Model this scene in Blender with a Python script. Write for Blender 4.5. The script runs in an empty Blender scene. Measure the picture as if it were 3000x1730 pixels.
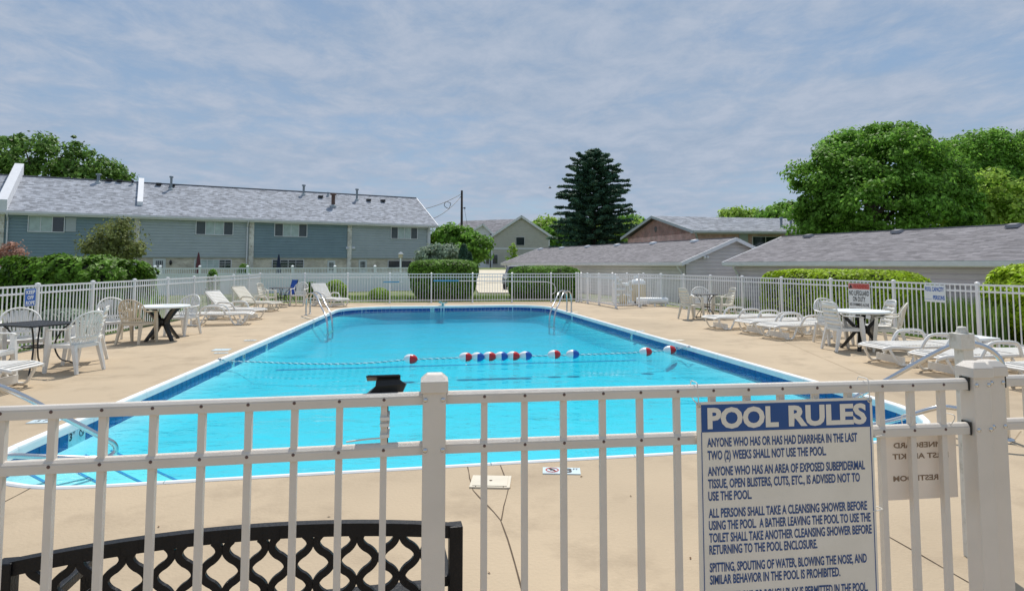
import bpy, bmesh, math, random
import numpy as np
from mathutils import Vector, Matrix
random.seed(7); np.random.seed(7)
S = bpy.context.scene
COL = S.collection
R = math.radians
# ------------------------------------------------------------------ camera, sky, sun, exposure
F, CX, CAMZ, PITCH, YHOR = 1840.0, 1500.0, 1.6, R(3.8), 774.0      # focal length and horizon in pixels of the 3000 px wide photo
Y0 = YHOR - F*math.tan(PITCH)
cd = bpy.data.cameras.new('camera'); cam = bpy.data.objects.new('camera', cd); COL.objects.link(cam)
cam.location = (0, 0, CAMZ); cam.rotation_euler = (R(90)+PITCH, 0, 0)
cd.sensor_width = 36; cd.lens = 36*F/3000; cd.shift_y = (Y0-865)/3000; cd.clip_start = .05; cd.clip_end = 2000
S.camera = cam
S.render.resolution_x, S.render.resolution_y = 1024, 590
SUN_DIR = Vector((.04, .52, .85)).normalized()                    # towards the sun: high and straight ahead of the camera
sun_el = math.asin(SUN_DIR.z); sun_az = math.atan2(SUN_DIR.x, SUN_DIR.y)
w = bpy.data.worlds.new('World'); S.world = w; w.use_nodes = True
nt = w.node_tree; nt.nodes.clear(); N = nt.nodes.new; L = nt.links.new
out = N('ShaderNodeOutputWorld'); bg = N('ShaderNodeBackground'); bg.inputs[1].default_value = .1
sky = N('ShaderNodeTexSky'); sky.sky_type = 'NISHITA'; sky.sun_disc = False
sky.sun_elevation = sun_el; sky.sun_rotation = sun_az; sky.air_density = 1.0; sky.dust_density = .6; sky.ozone_density = 1.6
tc = N('ShaderNodeTexCoord'); sp = N('ShaderNodeSeparateXYZ'); L(tc.outputs['Generated'], sp.inputs[0])
def wm(op, a, b=None, clamp=False):
    n = N('ShaderNodeMath'); n.operation = op; n.use_clamp = clamp
    for i, v in enumerate((a, b)):
        if v is None: continue
        if isinstance(v, (int, float)): n.inputs[i].default_value = v
        else: L(v, n.inputs[i])
    return n.outputs[0]
zc = wm('ADD', wm('MAXIMUM', sp.outputs[2], 0.0), .10)
cb = N('ShaderNodeCombineXYZ'); L(wm('DIVIDE', sp.outputs[0], zc), cb.inputs[0]); L(wm('DIVIDE', sp.outputs[1], zc), cb.inputs[1])
def wnoise(scale, sx, sy, detail, rough, dist=0.0, rot=0.0, off=0.0):
    m = N('ShaderNodeMapping'); m.inputs['Scale'].default_value = (sx, sy, 1); m.inputs['Rotation'].default_value = (0, 0, rot); m.inputs['Location'].default_value = (off, off*.6, 0)
    L(cb.outputs[0], m.inputs[0])
    n = N('ShaderNodeTexNoise'); n.inputs['Scale'].default_value = scale; n.inputs['Detail'].default_value = detail
    n.inputs['Roughness'].default_value = rough; n.inputs['Distortion'].default_value = dist; L(m.outputs[0], n.inputs[0]); return n.outputs[0]
n1 = wnoise(.55, 1, 1, 4, .5, .4, .3, 3.1)        # broad sheets of cloud
n2 = wnoise(3.6, 1.0, .8, 9, .66, .25, .5, 1.7)    # ripples
n3 = wnoise(1.4, .5, 1.9, 6, .6, .8, -.25, 5.2)    # streaks
mask = wm('ADD', wm('MULTIPLY', n1, 1.1), wm('ADD', wm('MULTIPLY', n2, 1.0), wm('MULTIPLY', n3, .35)))
mr = N('ShaderNodeMapRange'); mr.interpolation_type = 'SMOOTHSTEP'; L(mask, mr.inputs[0]); mr.inputs[1].default_value = .80; mr.inputs[2].default_value = 1.36
mr.inputs[3].default_value = .10; mr.inputs[4].default_value = .95
mx = N('ShaderNodeMix'); mx.data_type = 'RGBA'; L(mr.outputs[0], mx.inputs['Factor'])
gr = N('ShaderNodeMapRange'); L(sp.outputs[2], gr.inputs[0]); gr.inputs[1].default_value = 0; gr.inputs[2].default_value = .5
bl = N('ShaderNodeMix'); bl.data_type = 'RGBA'; L(gr.outputs[0], bl.inputs['Factor'])
bl.inputs['A'].default_value = (3.7, 5.1, 6.7, 1); bl.inputs['B'].default_value = (1.6, 3.0, 5.3, 1)     # thin veil in front of the clear sky
vb = N('ShaderNodeMix'); vb.data_type = 'RGBA'; vb.inputs['Factor'].default_value = .72; L(sky.outputs[0], vb.inputs['A']); L(bl.outputs['Result'], vb.inputs['B'])
L(vb.outputs['Result'], mx.inputs['A']); 
cm = N('ShaderNodeMix'); cm.data_type = 'RGBA'; rm = N('ShaderNodeMapRange'); L(n2, rm.inputs[0]); rm.inputs[1].default_value = .36; rm.inputs[2].default_value = .64
L(rm.outputs[0], cm.inputs['Factor']); cm.inputs['A'].default_value = (3.4, 4.3, 5.65, 1); cm.inputs['B'].default_value = (4.55, 5.2, 6.35, 1); L(cm.outputs['Result'], mx.inputs['B'])
L(mx.outputs['Result'], bg.inputs[0]); L(bg.outputs[0], out.inputs[0])
sl = bpy.data.lights.new('sun', 'SUN'); sl.energy = 4.0; sl.angle = R(.6); sl.color = (1, .95, .87)
so = bpy.data.objects.new('sun', sl); COL.objects.link(so); so.rotation_euler = SUN_DIR.to_track_quat('Z', 'Y').to_euler()
vs = S.view_settings; S.display_settings.display_device = 'sRGB'; vs.view_transform = 'Standard'; vs.look = 'None'; vs.exposure = 0.0; vs.gamma = 1; vs.use_curve_mapping = False
S.render.engine = 'CYCLES'; S.cycles.max_bounces = 8; S.cycles.transparent_max_bounces = 16

# ------------------------------------------------------------------ geometry helpers
CP, SP = math.cos(PITCH), math.sin(PITCH)
def ray(x, y):
    a = (x-CX)/F; b = -(y-Y0)/F
    return Vector((a, CP-b*SP, SP+b*CP))
def G(x, y, z=0.0):                       # where the line of sight meets the level z
    d = ray(x, y); t = (z-CAMZ)/d.z
    return Vector((d.x*t, d.y*t, z))
def D(x, y, Y):                           # the point at distance Y
    d = ray(x, y); t = Y/d.y
    return Vector((d.x*t, Y, CAMZ+d.z*t))
def tag(o, label=None, cat=None, group=None, kind=None):
    for k, v in (('label', label), ('category', cat), ('group', group), ('kind', kind)):
        if v: o[k] = v
    return o
def link(o, parent=None):
    COL.objects.link(o)
    if parent: o.parent = parent
    return o
def empty(name, loc=(0, 0, 0), rz=0.0, label=None, cat=None, group=None):
    o = bpy.data.objects.new(name, None); o.empty_display_size = .1; link(o); o.location = loc; o.rotation_euler = (0, 0, rz)
    return tag(o, label, cat, group)
def inst(name, mesh, parent=None, loc=(0, 0, 0), rot=(0, 0, 0), scale=(1, 1, 1)):
    o = bpy.data.objects.new(name, mesh); link(o, parent); o.location = loc; o.rotation_euler = rot; o.scale = scale; return o
def copy_tree(o, parent=None):
    c = o.copy(); COL.objects.link(c); c.parent = parent
    for ch in list(o.children): copy_tree(ch, c)
    return c
class MB:
    def __init__(s): s.v = []; s.f = []; s.sm = []
    def add(s, vs, fs, smooth=False):
        b = len(s.v); s.v += [tuple(v) for v in vs]; s.f += [tuple(i+b for i in f) for f in fs]; s.sm += [smooth]*len(fs); return s
    def box(s, c, d, M=None, taper=1.0):
        x, y, z = d[0]/2, d[1]/2, d[2]/2
        vs = [Vector((sx*x*(taper if sz > 0 else 1), sy*y*(taper if sz > 0 else 1), sz*z)) for sz in (-1, 1) for sy in (-1, 1) for sx in (-1, 1)]
        if M is not None: vs = [M @ v for v in vs]
        vs = [v+Vector(c) for v in vs]
        return s.add(vs, [(0, 2, 3, 1), (4, 5, 7, 6), (0, 1, 5, 4), (2, 6, 7, 3), (0, 4, 6, 2), (1, 3, 7, 5)])
    def bb(s, a, b):                        # box from corner to corner
        return s.box([(a[i]+b[i])/2 for i in range(3)], [abs(b[i]-a[i]) for i in range(3)])
    def bar(s, p, q, w, h, w2=None, h2=None, up=(0, 0, 1)):       # rectangular bar from p to q
        p, q = Vector(p), Vector(q); d = (q-p).normalized(); u = Vector(up)
        if abs(d.dot(u)) > .97: u = Vector((0, 1, 0))
        a = d.cross(u).normalized(); b = a.cross(d).normalized(); w2 = w if w2 is None else w2; h2 = h if h2 is None else h2
        vs = []
        for o, ww, hh in ((p, w, h), (q, w2, h2)):
            vs += [o-a*ww/2-b*hh/2, o+a*ww/2-b*hh/2, o+a*ww/2+b*hh/2, o-a*ww/2+b*hh/2]
        return s.add(vs, [(0, 1, 2, 3), (7, 6, 5, 4), (0, 4, 5, 1), (1, 5, 6, 2), (2, 6, 7, 3), (3, 7, 4, 0)])
    def tube(s, pts, r, n=8, smooth=True, closed=False, flat=1.0, caps=True, up=(0, 0, 1)):
        pts = [Vector(p) for p in pts]; m = len(pts); rs = r if isinstance(r, (list, tuple)) else [r]*m
        prev = None; rings = []
        for i, p in enumerate(pts):
            a = pts[(i-1) % m] if (closed or i > 0) else p; b = pts[(i+1) % m] if (closed or i < m-1) else p
            t = (b-a).normalized()
            if prev is None:
                u = Vector(up)
                if abs(t.dot(u)) > .95: u = Vector((1, 0, 0))
                u = (u-t*u.dot(t)).normalized()
            else: u = (prev-t*prev.dot(t)).normalized()
            prev = u; v = t.cross(u)
            rings.append([p+u*math.cos(2*math.pi*k/n)*rs[i]+v*math.sin(2*math.pi*k/n)*rs[i]*flat for k in range(n)])
        vs = [q for rg in rings for q in rg]; fs = []
        for i in range(m if closed else m-1):
            for k in range(n):
                fs.append((i*n+k, ((i+1) % m)*n+k, ((i+1) % m)*n+(k+1) % n, i*n+(k+1) % n))
        s.add(vs, fs, smooth)
        if caps and not closed: s.add(rings[0], [tuple(range(n))]); s.add(rings[-1], [tuple(reversed(range(n)))])
        return s
    def lathe(s, prof, c=(0, 0, 0), n=20, smooth=True):
        c = Vector(c); vs = []; fs = []
        for r, z in prof:
            vs += [c+Vector((r*math.cos(2*math.pi*k/n), r*math.sin(2*math.pi*k/n), z)) for k in range(n)]
        for i in range(len(prof)-1):
            for k in range(n): fs.append((i*n+k, i*n+(k+1) % n, (i+1)*n+(k+1) % n, (i+1)*n+k))
        return s.add(vs, fs, smooth)
    def prism(s, poly, z0, z1):               # polygon (counter clockwise) pulled up
        n = len(poly); vs = [(p[0], p[1], z0) for p in poly]+[(p[0], p[1], z1) for p in poly]
        return s.add(vs, [tuple(reversed(range(n))), tuple(range(n, 2*n))]+[(i, (i+1) % n, n+(i+1) % n, n+i) for i in range(n)])
    def mesh(s, name, mat):
        me = bpy.data.meshes.new(name); me.from_pydata(s.v, [], s.f)
        me.polygons.foreach_set('use_smooth', s.sm); me.materials.append(mat); me.update(); return me
    def build(s, name, mat, parent=None, bevel=0.0):
        o = inst(name, s.mesh(name, mat), parent)
        if bevel:
            b = o.modifiers.new('bevel', 'BEVEL'); b.width = bevel; b.segments = 2; b.limit_method = 'ANGLE'; b.angle_limit = R(40)
        return o
def arc(p, c, q, n=8):                        # quadratic bend
    p, c, q = Vector(p), Vector(c), Vector(q)
    return [(1-t)**2*p+2*t*(1-t)*c+t*t*q for t in [i/n for i in range(n+1)]]
def smooth_path(pts, k=6):                    # Catmull-Rom through points
    P = [Vector(p) for p in pts]; P = [2*P[0]-P[1]]+P+[2*P[-1]-P[-2]]; o = []
    for i in range(1, len(P)-2):
        for j in range(k):
            t = j/k; a, b, c, d = P[i-1:i+3]
            o.append(.5*((2*b)+(c-a)*t+(2*a-5*b+4*c-d)*t*t+(3*b-a-3*c+d)*t**3))
    return o+[P[-2]]
# ------------------------------------------------------------------ materials
def mat(name, col, rough=.6, var=0.08, scale=6.0, bump=0.0, bscale=40.0, metal=0.0, spec=.5, isl=0.0, stain=None, sscale=1.0, transl=0.0):
    m = bpy.data.materials.new(name); m.use_nodes = True; t = m.node_tree; b = t.nodes['Principled BSDF']
    tcn = t.nodes.new('ShaderNodeTexCoord'); n = t.nodes.new('ShaderNodeTexNoise'); n.inputs['Scale'].default_value = scale; n.inputs['Detail'].default_value = 6
    t.links.new(tcn.outputs['Object'], n.inputs[0])
    hs = t.nodes.new('ShaderNodeHueSaturation'); hs.inputs['Color'].default_value = (*col, 1)
    mp = t.nodes.new('ShaderNodeMapRange'); mp.inputs[1].default_value = .3; mp.inputs[2].default_value = .7; mp.inputs[3].default_value = 1-var; mp.inputs[4].default_value = 1+var
    t.links.new(n.outputs[0], mp.inputs[0]); val = mp.outputs[0]
    if isl:
        g = t.nodes.new('ShaderNodeNewGeometry'); m2 = t.nodes.new('ShaderNodeMapRange'); m2.inputs[3].default_value = 1-isl; m2.inputs[4].default_value = 1+isl
        t.links.new(g.outputs['Random Per Island'], m2.inputs[0]); mm = t.nodes.new('ShaderNodeMath'); mm.operation = 'MULTIPLY'
        t.links.new(val, mm.inputs[0]); t.links.new(m2.outputs[0], mm.inputs[1]); val = mm.outputs[0]
    t.links.new(val, hs.inputs['Value']); colout = hs.outputs[0]
    if stain:
        n4 = t.nodes.new('ShaderNodeTexNoise'); n4.inputs['Scale'].default_value = sscale; n4.inputs['Detail'].default_value = 9; n4.inputs['Roughness'].default_value = .65
        t.links.new(tcn.outputs['Object'], n4.inputs[0])
        m4 = t.nodes.new('ShaderNodeMapRange'); m4.inputs[1].default_value = .5; m4.inputs[2].default_value = .72; t.links.new(n4.outputs[0], m4.inputs[0])
        mxx = t.nodes.new('ShaderNodeMix'); mxx.data_type = 'RGBA'; t.links.new(m4.outputs[0], mxx.inputs['Factor']); t.links.new(colout, mxx.inputs['A']); mxx.inputs['B'].default_value = (*stain, 1)
        colout = mxx.outputs['Result']
    t.links.new(colout, b.inputs['Base Color']); b.inputs['Roughness'].default_value = rough; b.inputs['Metallic'].default_value = metal
    b.inputs['Specular IOR Level'].default_value = spec
    if bump:
        n2 = t.nodes.new('ShaderNodeTexNoise'); n2.inputs['Scale'].default_value = bscale; n2.inputs['Detail'].default_value = 5; t.links.new(tcn.outputs['Object'], n2.inputs[0])
        bp = t.nodes.new('ShaderNodeBump'); bp.inputs['Strength'].default_value = bump; bp.inputs['Distance'].default_value = .01
        t.links.new(n2.outputs[0], bp.inputs['Height']); t.links.new(bp.outputs[0], b.inputs['Normal'])
    if transl:
        tr = t.nodes.new('ShaderNodeBsdfTranslucent'); t.links.new(colout, tr.inputs[0]); ms = t.nodes.new('ShaderNodeMixShader'); ms.inputs[0].default_value = transl
        t.links.new(b.outputs[0], ms.inputs[1]); t.links.new(tr.outputs[0], ms.inputs[2]); t.links.new(ms.outputs[0], t.nodes['Material Output'].inputs[0])
    return m
def brick_mat(name, c1, c2, mortar, bw=.2, bh=.07, ms=.01, rough=.85):
    m = bpy.data.materials.new(name); m.use_nodes = True; t = m.node_tree; b = t.nodes['Principled BSDF']
    tcn = t.nodes.new('ShaderNodeTexCoord'); s = t.nodes.new('ShaderNodeSeparateXYZ'); c = t.nodes.new('ShaderNodeCombineXYZ'); ad = t.nodes.new('ShaderNodeMath'); ad.operation = 'ADD'
    t.links.new(tcn.outputs['Object'], s.inputs[0]); t.links.new(s.outputs[0], ad.inputs[0]); t.links.new(s.outputs[1], ad.inputs[1]); t.links.new(ad.outputs[0], c.inputs[0]); t.links.new(s.outputs[2], c.inputs[1])
    k = t.nodes.new('ShaderNodeTexBrick'); k.inputs['Color1'].default_value = (*c1, 1); k.inputs['Color2'].default_value = (*c2, 1); k.inputs['Mortar'].default_value = (*mortar, 1)
    k.inputs['Scale'].default_value = 1; k.inputs['Brick Width'].default_value = bw; k.inputs['Row Height'].default_value = bh; k.inputs['Mortar Size'].default_value = ms
    t.links.new(c.outputs[0], k.inputs[0]); n = t.nodes.new('ShaderNodeTexNoise'); n.inputs['Scale'].default_value = 1.5; n.inputs['Detail'].default_value = 8; t.links.new(tcn.outputs['Object'], n.inputs[0])
    hs = t.nodes.new('ShaderNodeHueSaturation'); mp = t.nodes.new('ShaderNodeMapRange'); mp.inputs[1].default_value = .3; mp.inputs[2].default_value = .7; mp.inputs[3].default_value = .75; mp.inputs[4].default_value = 1.25
    t.links.new(n.outputs[0], mp.inputs[0]); t.links.new(mp.outputs[0], hs.inputs['Value']); t.links.new(k.outputs[0], hs.inputs['Color']); t.links.new(hs.outputs[0], b.inputs['Base Color'])
    bp = t.nodes.new('ShaderNodeBump'); bp.invert = True; bp.inputs['Strength'].default_value = .6; bp.inputs['Distance'].default_value = .01; t.links.new(k.outputs['Fac'], bp.inputs['Height']); t.links.new(bp.outputs[0], b.inputs['Normal'])
    b.inputs['Roughness'].default_value = rough; return m
def glass_mat(name, col=(.03, .04, .045), rough=.06):
    m = mat(name, col, rough, .2, 2); m.node_tree.nodes['Principled BSDF'].inputs['Specular IOR Level'].default_value = .8; return m
M = dict(
    deck=mat('sand coloured deck concrete', (.475, .375, .255), .85, .14, .45, .5, 45, stain=(.355, .275, .185), sscale=1.6),
    coping=mat('white coping', (.80, .82, .82), .5, .06, 5, .1, 30),
    lid=mat('ivory plastic lid', (.66, .60, .48), .5, .06, 8),
    tile=mat('glazed blue tile', (.012, .075, .30), .12, .25, 9, spec=.6),
    grout=mat('pale grout', (.34, .52, .62), .7, .08, 10),
    wtile=mat('white tile', (.62, .74, .78), .3, .05, 10),
    shell=mat('pool paint', (.58, .665, .735), .6, .04, 1.0), stepm=mat('white step plaster', (.78, .80, .80), .6, .04, 2),
    stripe=mat('blue step stripe', (.05, .25, .52), .5, .1, 5),
    alu=mat('white powder coated aluminium', (.86, .86, .87), .38, .04, 4, .05, 300),
    alu_bounce=mat('white aluminium with deck bounce tint', (.75, .685, .61), .34, .05, 7, .35, 900),  # warm light bounced off the deck is put into this white coating's colour
    plastic=mat('white resin', (.82, .80, .755), .42, .06, 5, .05, 60, stain=(.72, .69, .62), sscale=5),
    beige=mat('yellowed resin', (.66, .56, .42), .5, .06, 5),
    yel=mat('ivory resin', (.74, .70, .60), .48, .06, 5),
    black=mat('black painted steel', (.02, .02, .022), .45, .2, 8),
    bench=mat('black cast metal', (.008, .008, .010), .42, .3, 12, .3, 120, spec=.25),
    blackp=mat('black plastic', (.012, .012, .012), .4, .2, 8),
    steel=mat('stainless steel', (.62, .63, .64), .18, .05, 10, metal=1.0),
    ink=mat('dark blue print', (.018, .07, .23), .5, .1, 20),
    blue=mat('blue sign print', (.012, .075, .27), .45, .08, 10),
    blue2=mat('bright blue print', (.03, .13, .50), .45, .08, 10),
    signw=mat('sign face', (.80, .75, .665), .45, .05, 5, stain=(.72, .67, .575), sscale=4),
    signw2=mat('white sign face', (.80, .84, .84), .45, .04, 5),
    red=mat('faded red print', (.60, .20, .17), .5, .08, 10),
    red2=mat('red print', (.5, .04, .03), .5, .1, 10),
    dark=mat('black print', (.02, .02, .025), .5, .1, 20),
    faint=mat('print seen through the sheet', (.27, .19, .13), .6, .1, 10),
    sheet=mat('laminated sheet', (.80, .74, .68), .35, .05, 6, transl=.35),
    floatw=mat('white float plastic', (.82, .84, .85), .3, .04, 8), floatr=mat('red float plastic', (.62, .02, .025), .3, .08, 8), floatb=mat('blue float plastic', (.012, .10, .42), .3, .08, 8),
    rope=mat('blue and white rope', (.12, .33, .42), .8, .5, 60),
    grass=mat('lawn', (.11, .15, .045), .9, .45, 1.6, .6, 30, stain=(.24, .28, .07), sscale=.5),
    road=mat('pale concrete', (.62, .56, .44), .85, .08, .8),
    side_blue=mat('slate blue siding', (.215, .30, .345), .6, .06, 1.5), side_grey=mat('sage grey siding', (.41, .465, .485), .6, .06, 1.5),
    side_pale=mat('cream siding', (.54, .52, .46), .6, .05, 1.5), side_garage=mat('taupe siding', (.66, .585, .655), .65, .07, 1.2), side_gar2=mat('grey green siding', (.60, .585, .58), .65, .07, 1.2),
    trim=mat('white trim', (.76, .77, .80), .5, .05, 4), gutter=mat('grey white gutter', (.74, .73, .76), .45, .06, 4), trimg=mat('grey trim', (.42, .46, .48), .5, .05, 4),
    shing_l=mat('light grey shingle', (.35, .37, .415), .9, .08, 2.0, .4, 90, isl=.34), shing_g=mat('brown grey shingle', (.235, .222, .235), .9, .10, 1.2, .4, 90, isl=.22), shing_d=mat('dark grey shingle', (.25, .245, .265), .9, .12, 2, .4, 90, isl=.28),
    under=mat('roof deck', (.14, .13, .13), .9, .1, 3),
    brick=brick_mat('cream brick', (.70, .64, .52), (.55, .48, .37), (.66, .63, .57)), redbrick=brick_mat('red brick', (.62, .26, .22), (.68, .42, .37), (.60, .52, .50), .21, .075, .012),
    quoin=brick_mat('white patterned brick', (.74, .72, .66), (.52, .48, .40), (.72, .70, .66), .16, .20, .02),
    glass=glass_mat('window glass'), curtain=mat('pale curtain', (.46, .55, .54), .9, .15, 3), shutter=mat('grey insect screen', (.085, .10, .115), .6, .1, 3),
    door=mat('pale door', (.62, .66, .66), .5, .05, 4), bark=mat('bark', (.11, .085, .065), .95, .3, 8, .8, 20), pole=mat('dark creosoted wood', (.035, .028, .024), .9, .3, 8),
    vinyl=mat('white vinyl board', (.86, .90, .92), .5, .05, 2), pipe=mat('galvanised pipe', (.24, .29, .34), .45, .1, 5), pipeb=mat('rusty brown flue', (.14, .085, .075), .7, .25, 8),
    leaf_mid=mat('mid green leaves', (.20, .385, .06), .5, .2, .5, isl=.6, transl=.5, spec=.12), leaf_dark=mat('dark green leaves', (.15, .27, .06), .5, .2, .5, isl=.6, transl=.45, spec=.12),
    leaf_yel=mat('yellow green leaves', (.34, .50, .08), .5, .2, 1.0, isl=.5, transl=.42, spec=.12), leaf_hedge=mat('hedge leaves', (.13, .255, .03), .5, .3, 1.2, isl=.65, transl=.28, spec=.12),
    leaf_sage=mat('silvery leaves', (.30, .38, .27), .6, .2, 1, isl=.4, transl=.25, spec=.12), leaf_olive=mat('bronze green leaves', (.23, .26, .09), .6, .3, 1, isl=.5, transl=.3, spec=.12),
    leaf_red=mat('rusty pink leaves', (.50, .29, .22), .6, .25, 1, isl=.4, transl=.3, spec=.12), leaf_pine=mat('pine needles', (.065, .14, .085), .6, .3, .6, isl=.6, transl=.1, spec=.12),
    leaf_bright=mat('bright yellow green leaves', (.40, .55, .03), .45, .2, 1.5, isl=.45, transl=.35, spec=.12), core=mat('dark twigs', (.018, .025, .010), .95, .3, 6), blade=mat('grass blades', (.17, .27, .06), .6, .3, 3, isl=.5, transl=.3, spec=.12),
    crack=mat('dark joint', (.10, .07, .045), .95, .2, 10), seam=mat('faint joint', (.36, .27, .17), .95, .1, 10), mulch=mat('mulch', (.10, .06, .04), .95, .3, 8),
    cream=mat('cream fibreglass', (.66, .57, .38), .5, .08, 3), maroon=mat('maroon canvas', (.12, .04, .05), .8, .1, 5), navy=mat('navy canvas', (.02, .03, .07), .8, .1, 5),
    post=mat('weathered white paint', (.70, .68, .62), .7, .08, 8, .3, 60, stain=(.36, .34, .27), sscale=12), tie=mat('nylon tie', (.75, .73, .68), .4, .05, 5),
    solar=mat('solar cell', (.02, .025, .05), .12, .2, 30), chairblue=mat('blue fabric', (.015, .09, .42), .7, .1, 10), teal=mat('teal plastic', (.16, .42, .42), .4, .1, 10),
    carpaint=mat('grey car paint', (.16, .17, .19), .25, .05, 3), tyre=mat('rubber', (.02, .02, .02), .8, .1, 5), chrome=mat('alloy', (.5, .5, .5), .3, .05, 5, metal=1.0), lampw=mat('lamp glass', (.75, .75, .7), .3, .05, 5), dry=mat('dry leaf', (.16, .08, .03), .8, .3, 20), noodle=mat('light blue foam', (.02, .32, .62), .6, .1, 10),
    lowblock=brick_mat('lilac grey block', (.52, .46, .52), (.45, .40, .46), (.33, .30, .34), .4, .2, .015),
)
# water: clear surface with ripples over a body that absorbs red light
wt = bpy.data.materials.new('pool water'); wt.use_nodes = True; t = wt.node_tree; t.nodes.clear()
o_ = t.nodes.new('ShaderNodeOutputMaterial'); tr = t.nodes.new('ShaderNodeBsdfTransparent'); tr.inputs[0].default_value = (.82, .95, .97, 1)
gl = t.nodes.new('ShaderNodeBsdfGlossy'); gl.inputs['Roughness'].default_value = .02; gl.inputs[0].default_value = (1, 1, 1, 1)
fr = t.nodes.new('ShaderNodeFresnel'); fr.inputs[0].default_value = 1.33; ms = t.nodes.new('ShaderNodeMixShader'); tco = t.nodes.new('ShaderNodeTexCoord')
def wave(scale, sc, dist, det=3):
    mp = t.nodes.new('ShaderNodeMapping'); mp.inputs['Scale'].default_value = sc; t.links.new(tco.outputs['Object'], mp.inputs[0])
    n = t.nodes.new('ShaderNodeTexNoise'); n.inputs['Scale'].default_value = scale; n.inputs['Detail'].default_value = det; n.inputs['Distortion'].default_value = .4; t.links.new(mp.outputs[0], n.inputs[0])
    return n.outputs[0], dist
hsum = None
for sc_, st_, am_, de_ in ((.9, (.8, 1.3, 1), .9, 2), (3.5, (.8, 1.3, 1), .42, 3), (13, (.8, 1.3, 1), .11, 3)):
    o1, _ = wave(sc_, st_, am_, de_); mu = t.nodes.new('ShaderNodeMath'); mu.operation = 'MULTIPLY'; t.links.new(o1, mu.inputs[0]); mu.inputs[1].default_value = am_
    if hsum is None: hsum = mu.outputs[0]
    else:
        ad = t.nodes.new('ShaderNodeMath'); ad.operation = 'ADD'; t.links.new(hsum, ad.inputs[0]); t.links.new(mu.outputs[0], ad.inputs[1]); hsum = ad.outputs[0]
bp = t.nodes.new('ShaderNodeBump'); bp.inputs['Strength'].default_value = 1; bp.inputs['Distance'].default_value = .075; t.links.new(hsum, bp.inputs['Height'])
for n_ in (gl, fr): t.links.new(bp.outputs[0], n_.inputs['Normal'])
fm = t.nodes.new('ShaderNodeMath'); fm.operation = 'MULTIPLY'; fm.inputs[1].default_value = .58; t.links.new(fr.outputs[0], fm.inputs[0])
t.links.new(fm.outputs[0], ms.inputs[0]); t.links.new(tr.outputs[0], ms.inputs[1]); t.links.new(gl.outputs[0], ms.inputs[2]); t.links.new(ms.outputs[0], o_.inputs['Surface'])
va = t.nodes.new('ShaderNodeVolumeAbsorption'); va.inputs['Color'].default_value = (.14, .93, .962, 1); va.inputs['Density'].default_value = 1.7; t.links.new(va.outputs[0], o_.inputs['Volume'])
M['water'] = wt

# ------------------------------------------------------------------ leaves and trees
def leaf_object(name, P, Nn, size, m, parent, aspect=1.7, kind=None):
    """one mesh of many small folded leaves at points P, facing roughly Nn"""
    n = len(P); rng = np.random
    Nn = Nn+rng.normal(0, .55, (n, 3)); Nn /= np.linalg.norm(Nn, axis=1)[:, None]+1e-9
    a = np.cross(Nn, rng.normal(0, 1, (n, 3))); a /= np.linalg.norm(a, axis=1)[:, None]+1e-9
    b = np.cross(Nn, a); s = size*rng.uniform(.6, 1.35, (n, 1))
    V = np.empty((n, 4, 3)); V[:, 0] = P-a*s*aspect/2; V[:, 1] = P+b*s/2-Nn*s*.12; V[:, 2] = P+a*s*aspect/2; V[:, 3] = P-b*s/2-Nn*s*.12
    me = bpy.data.meshes.new(name); me.vertices.add(4*n); me.vertices.foreach_set('co', V.reshape(-1)); me.loops.add(4*n); me.loops.foreach_set('vertex_index', np.arange(4*n, dtype=np.int32))
    me.polygons.add(n); me.polygons.foreach_set('loop_start', np.arange(0, 4*n, 4, dtype=np.int32)); me.update(calc_edges=True); me.materials.append(m)
    o = inst(name, me, parent)
    if kind: o['kind'] = kind
    return o
def sphere_dirs(n):
    d = np.random.normal(0, 1, (n, 3)); return d/np.linalg.norm(d, axis=1)[:, None]
def crown_points(lobes, nclump, nleaf, cr, inner=.55):
    """lobes: (x,y,z,rx,ry,rz); clumps spread through the shell of each lobe, leaves through each clump"""
    vol = np.array([l[3]*l[4]*l[5] for l in lobes])**(2/3); vol /= vol.sum(); P = []; Q = []
    cs = np.array([l[:3] for l in lobes]); rs = np.array([l[3:] for l in lobes])
    for _ in range(nclump):
        i = np.random.choice(len(lobes), p=vol); d = sphere_dirs(1)[0]; r = np.random.uniform(inner, 1.0)**.6; stray = np.random.random() < .16
        c = cs[i]+d*rs[i]*r; k = int(nleaf*np.random.uniform(.5, 1.5)); rad = cr*np.random.uniform(.4, 1.6)
        if stray: r = np.random.uniform(1.02, 1.22); rad *= .45; k = int(k*.45); c0 = 0
        q = np.random.normal(0, 1, (k, 3)); q /= np.linalg.norm(q, axis=1)[:, None]; q *= (np.random.uniform(0, 1, (k, 1))**.45)*rad; q[:, 2] *= .62
        P.append(c+q); up = q/rad+np.array([0, 0, .55])+d*.5; Q.append(up)
    return np.concatenate(P), np.concatenate(Q)
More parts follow.
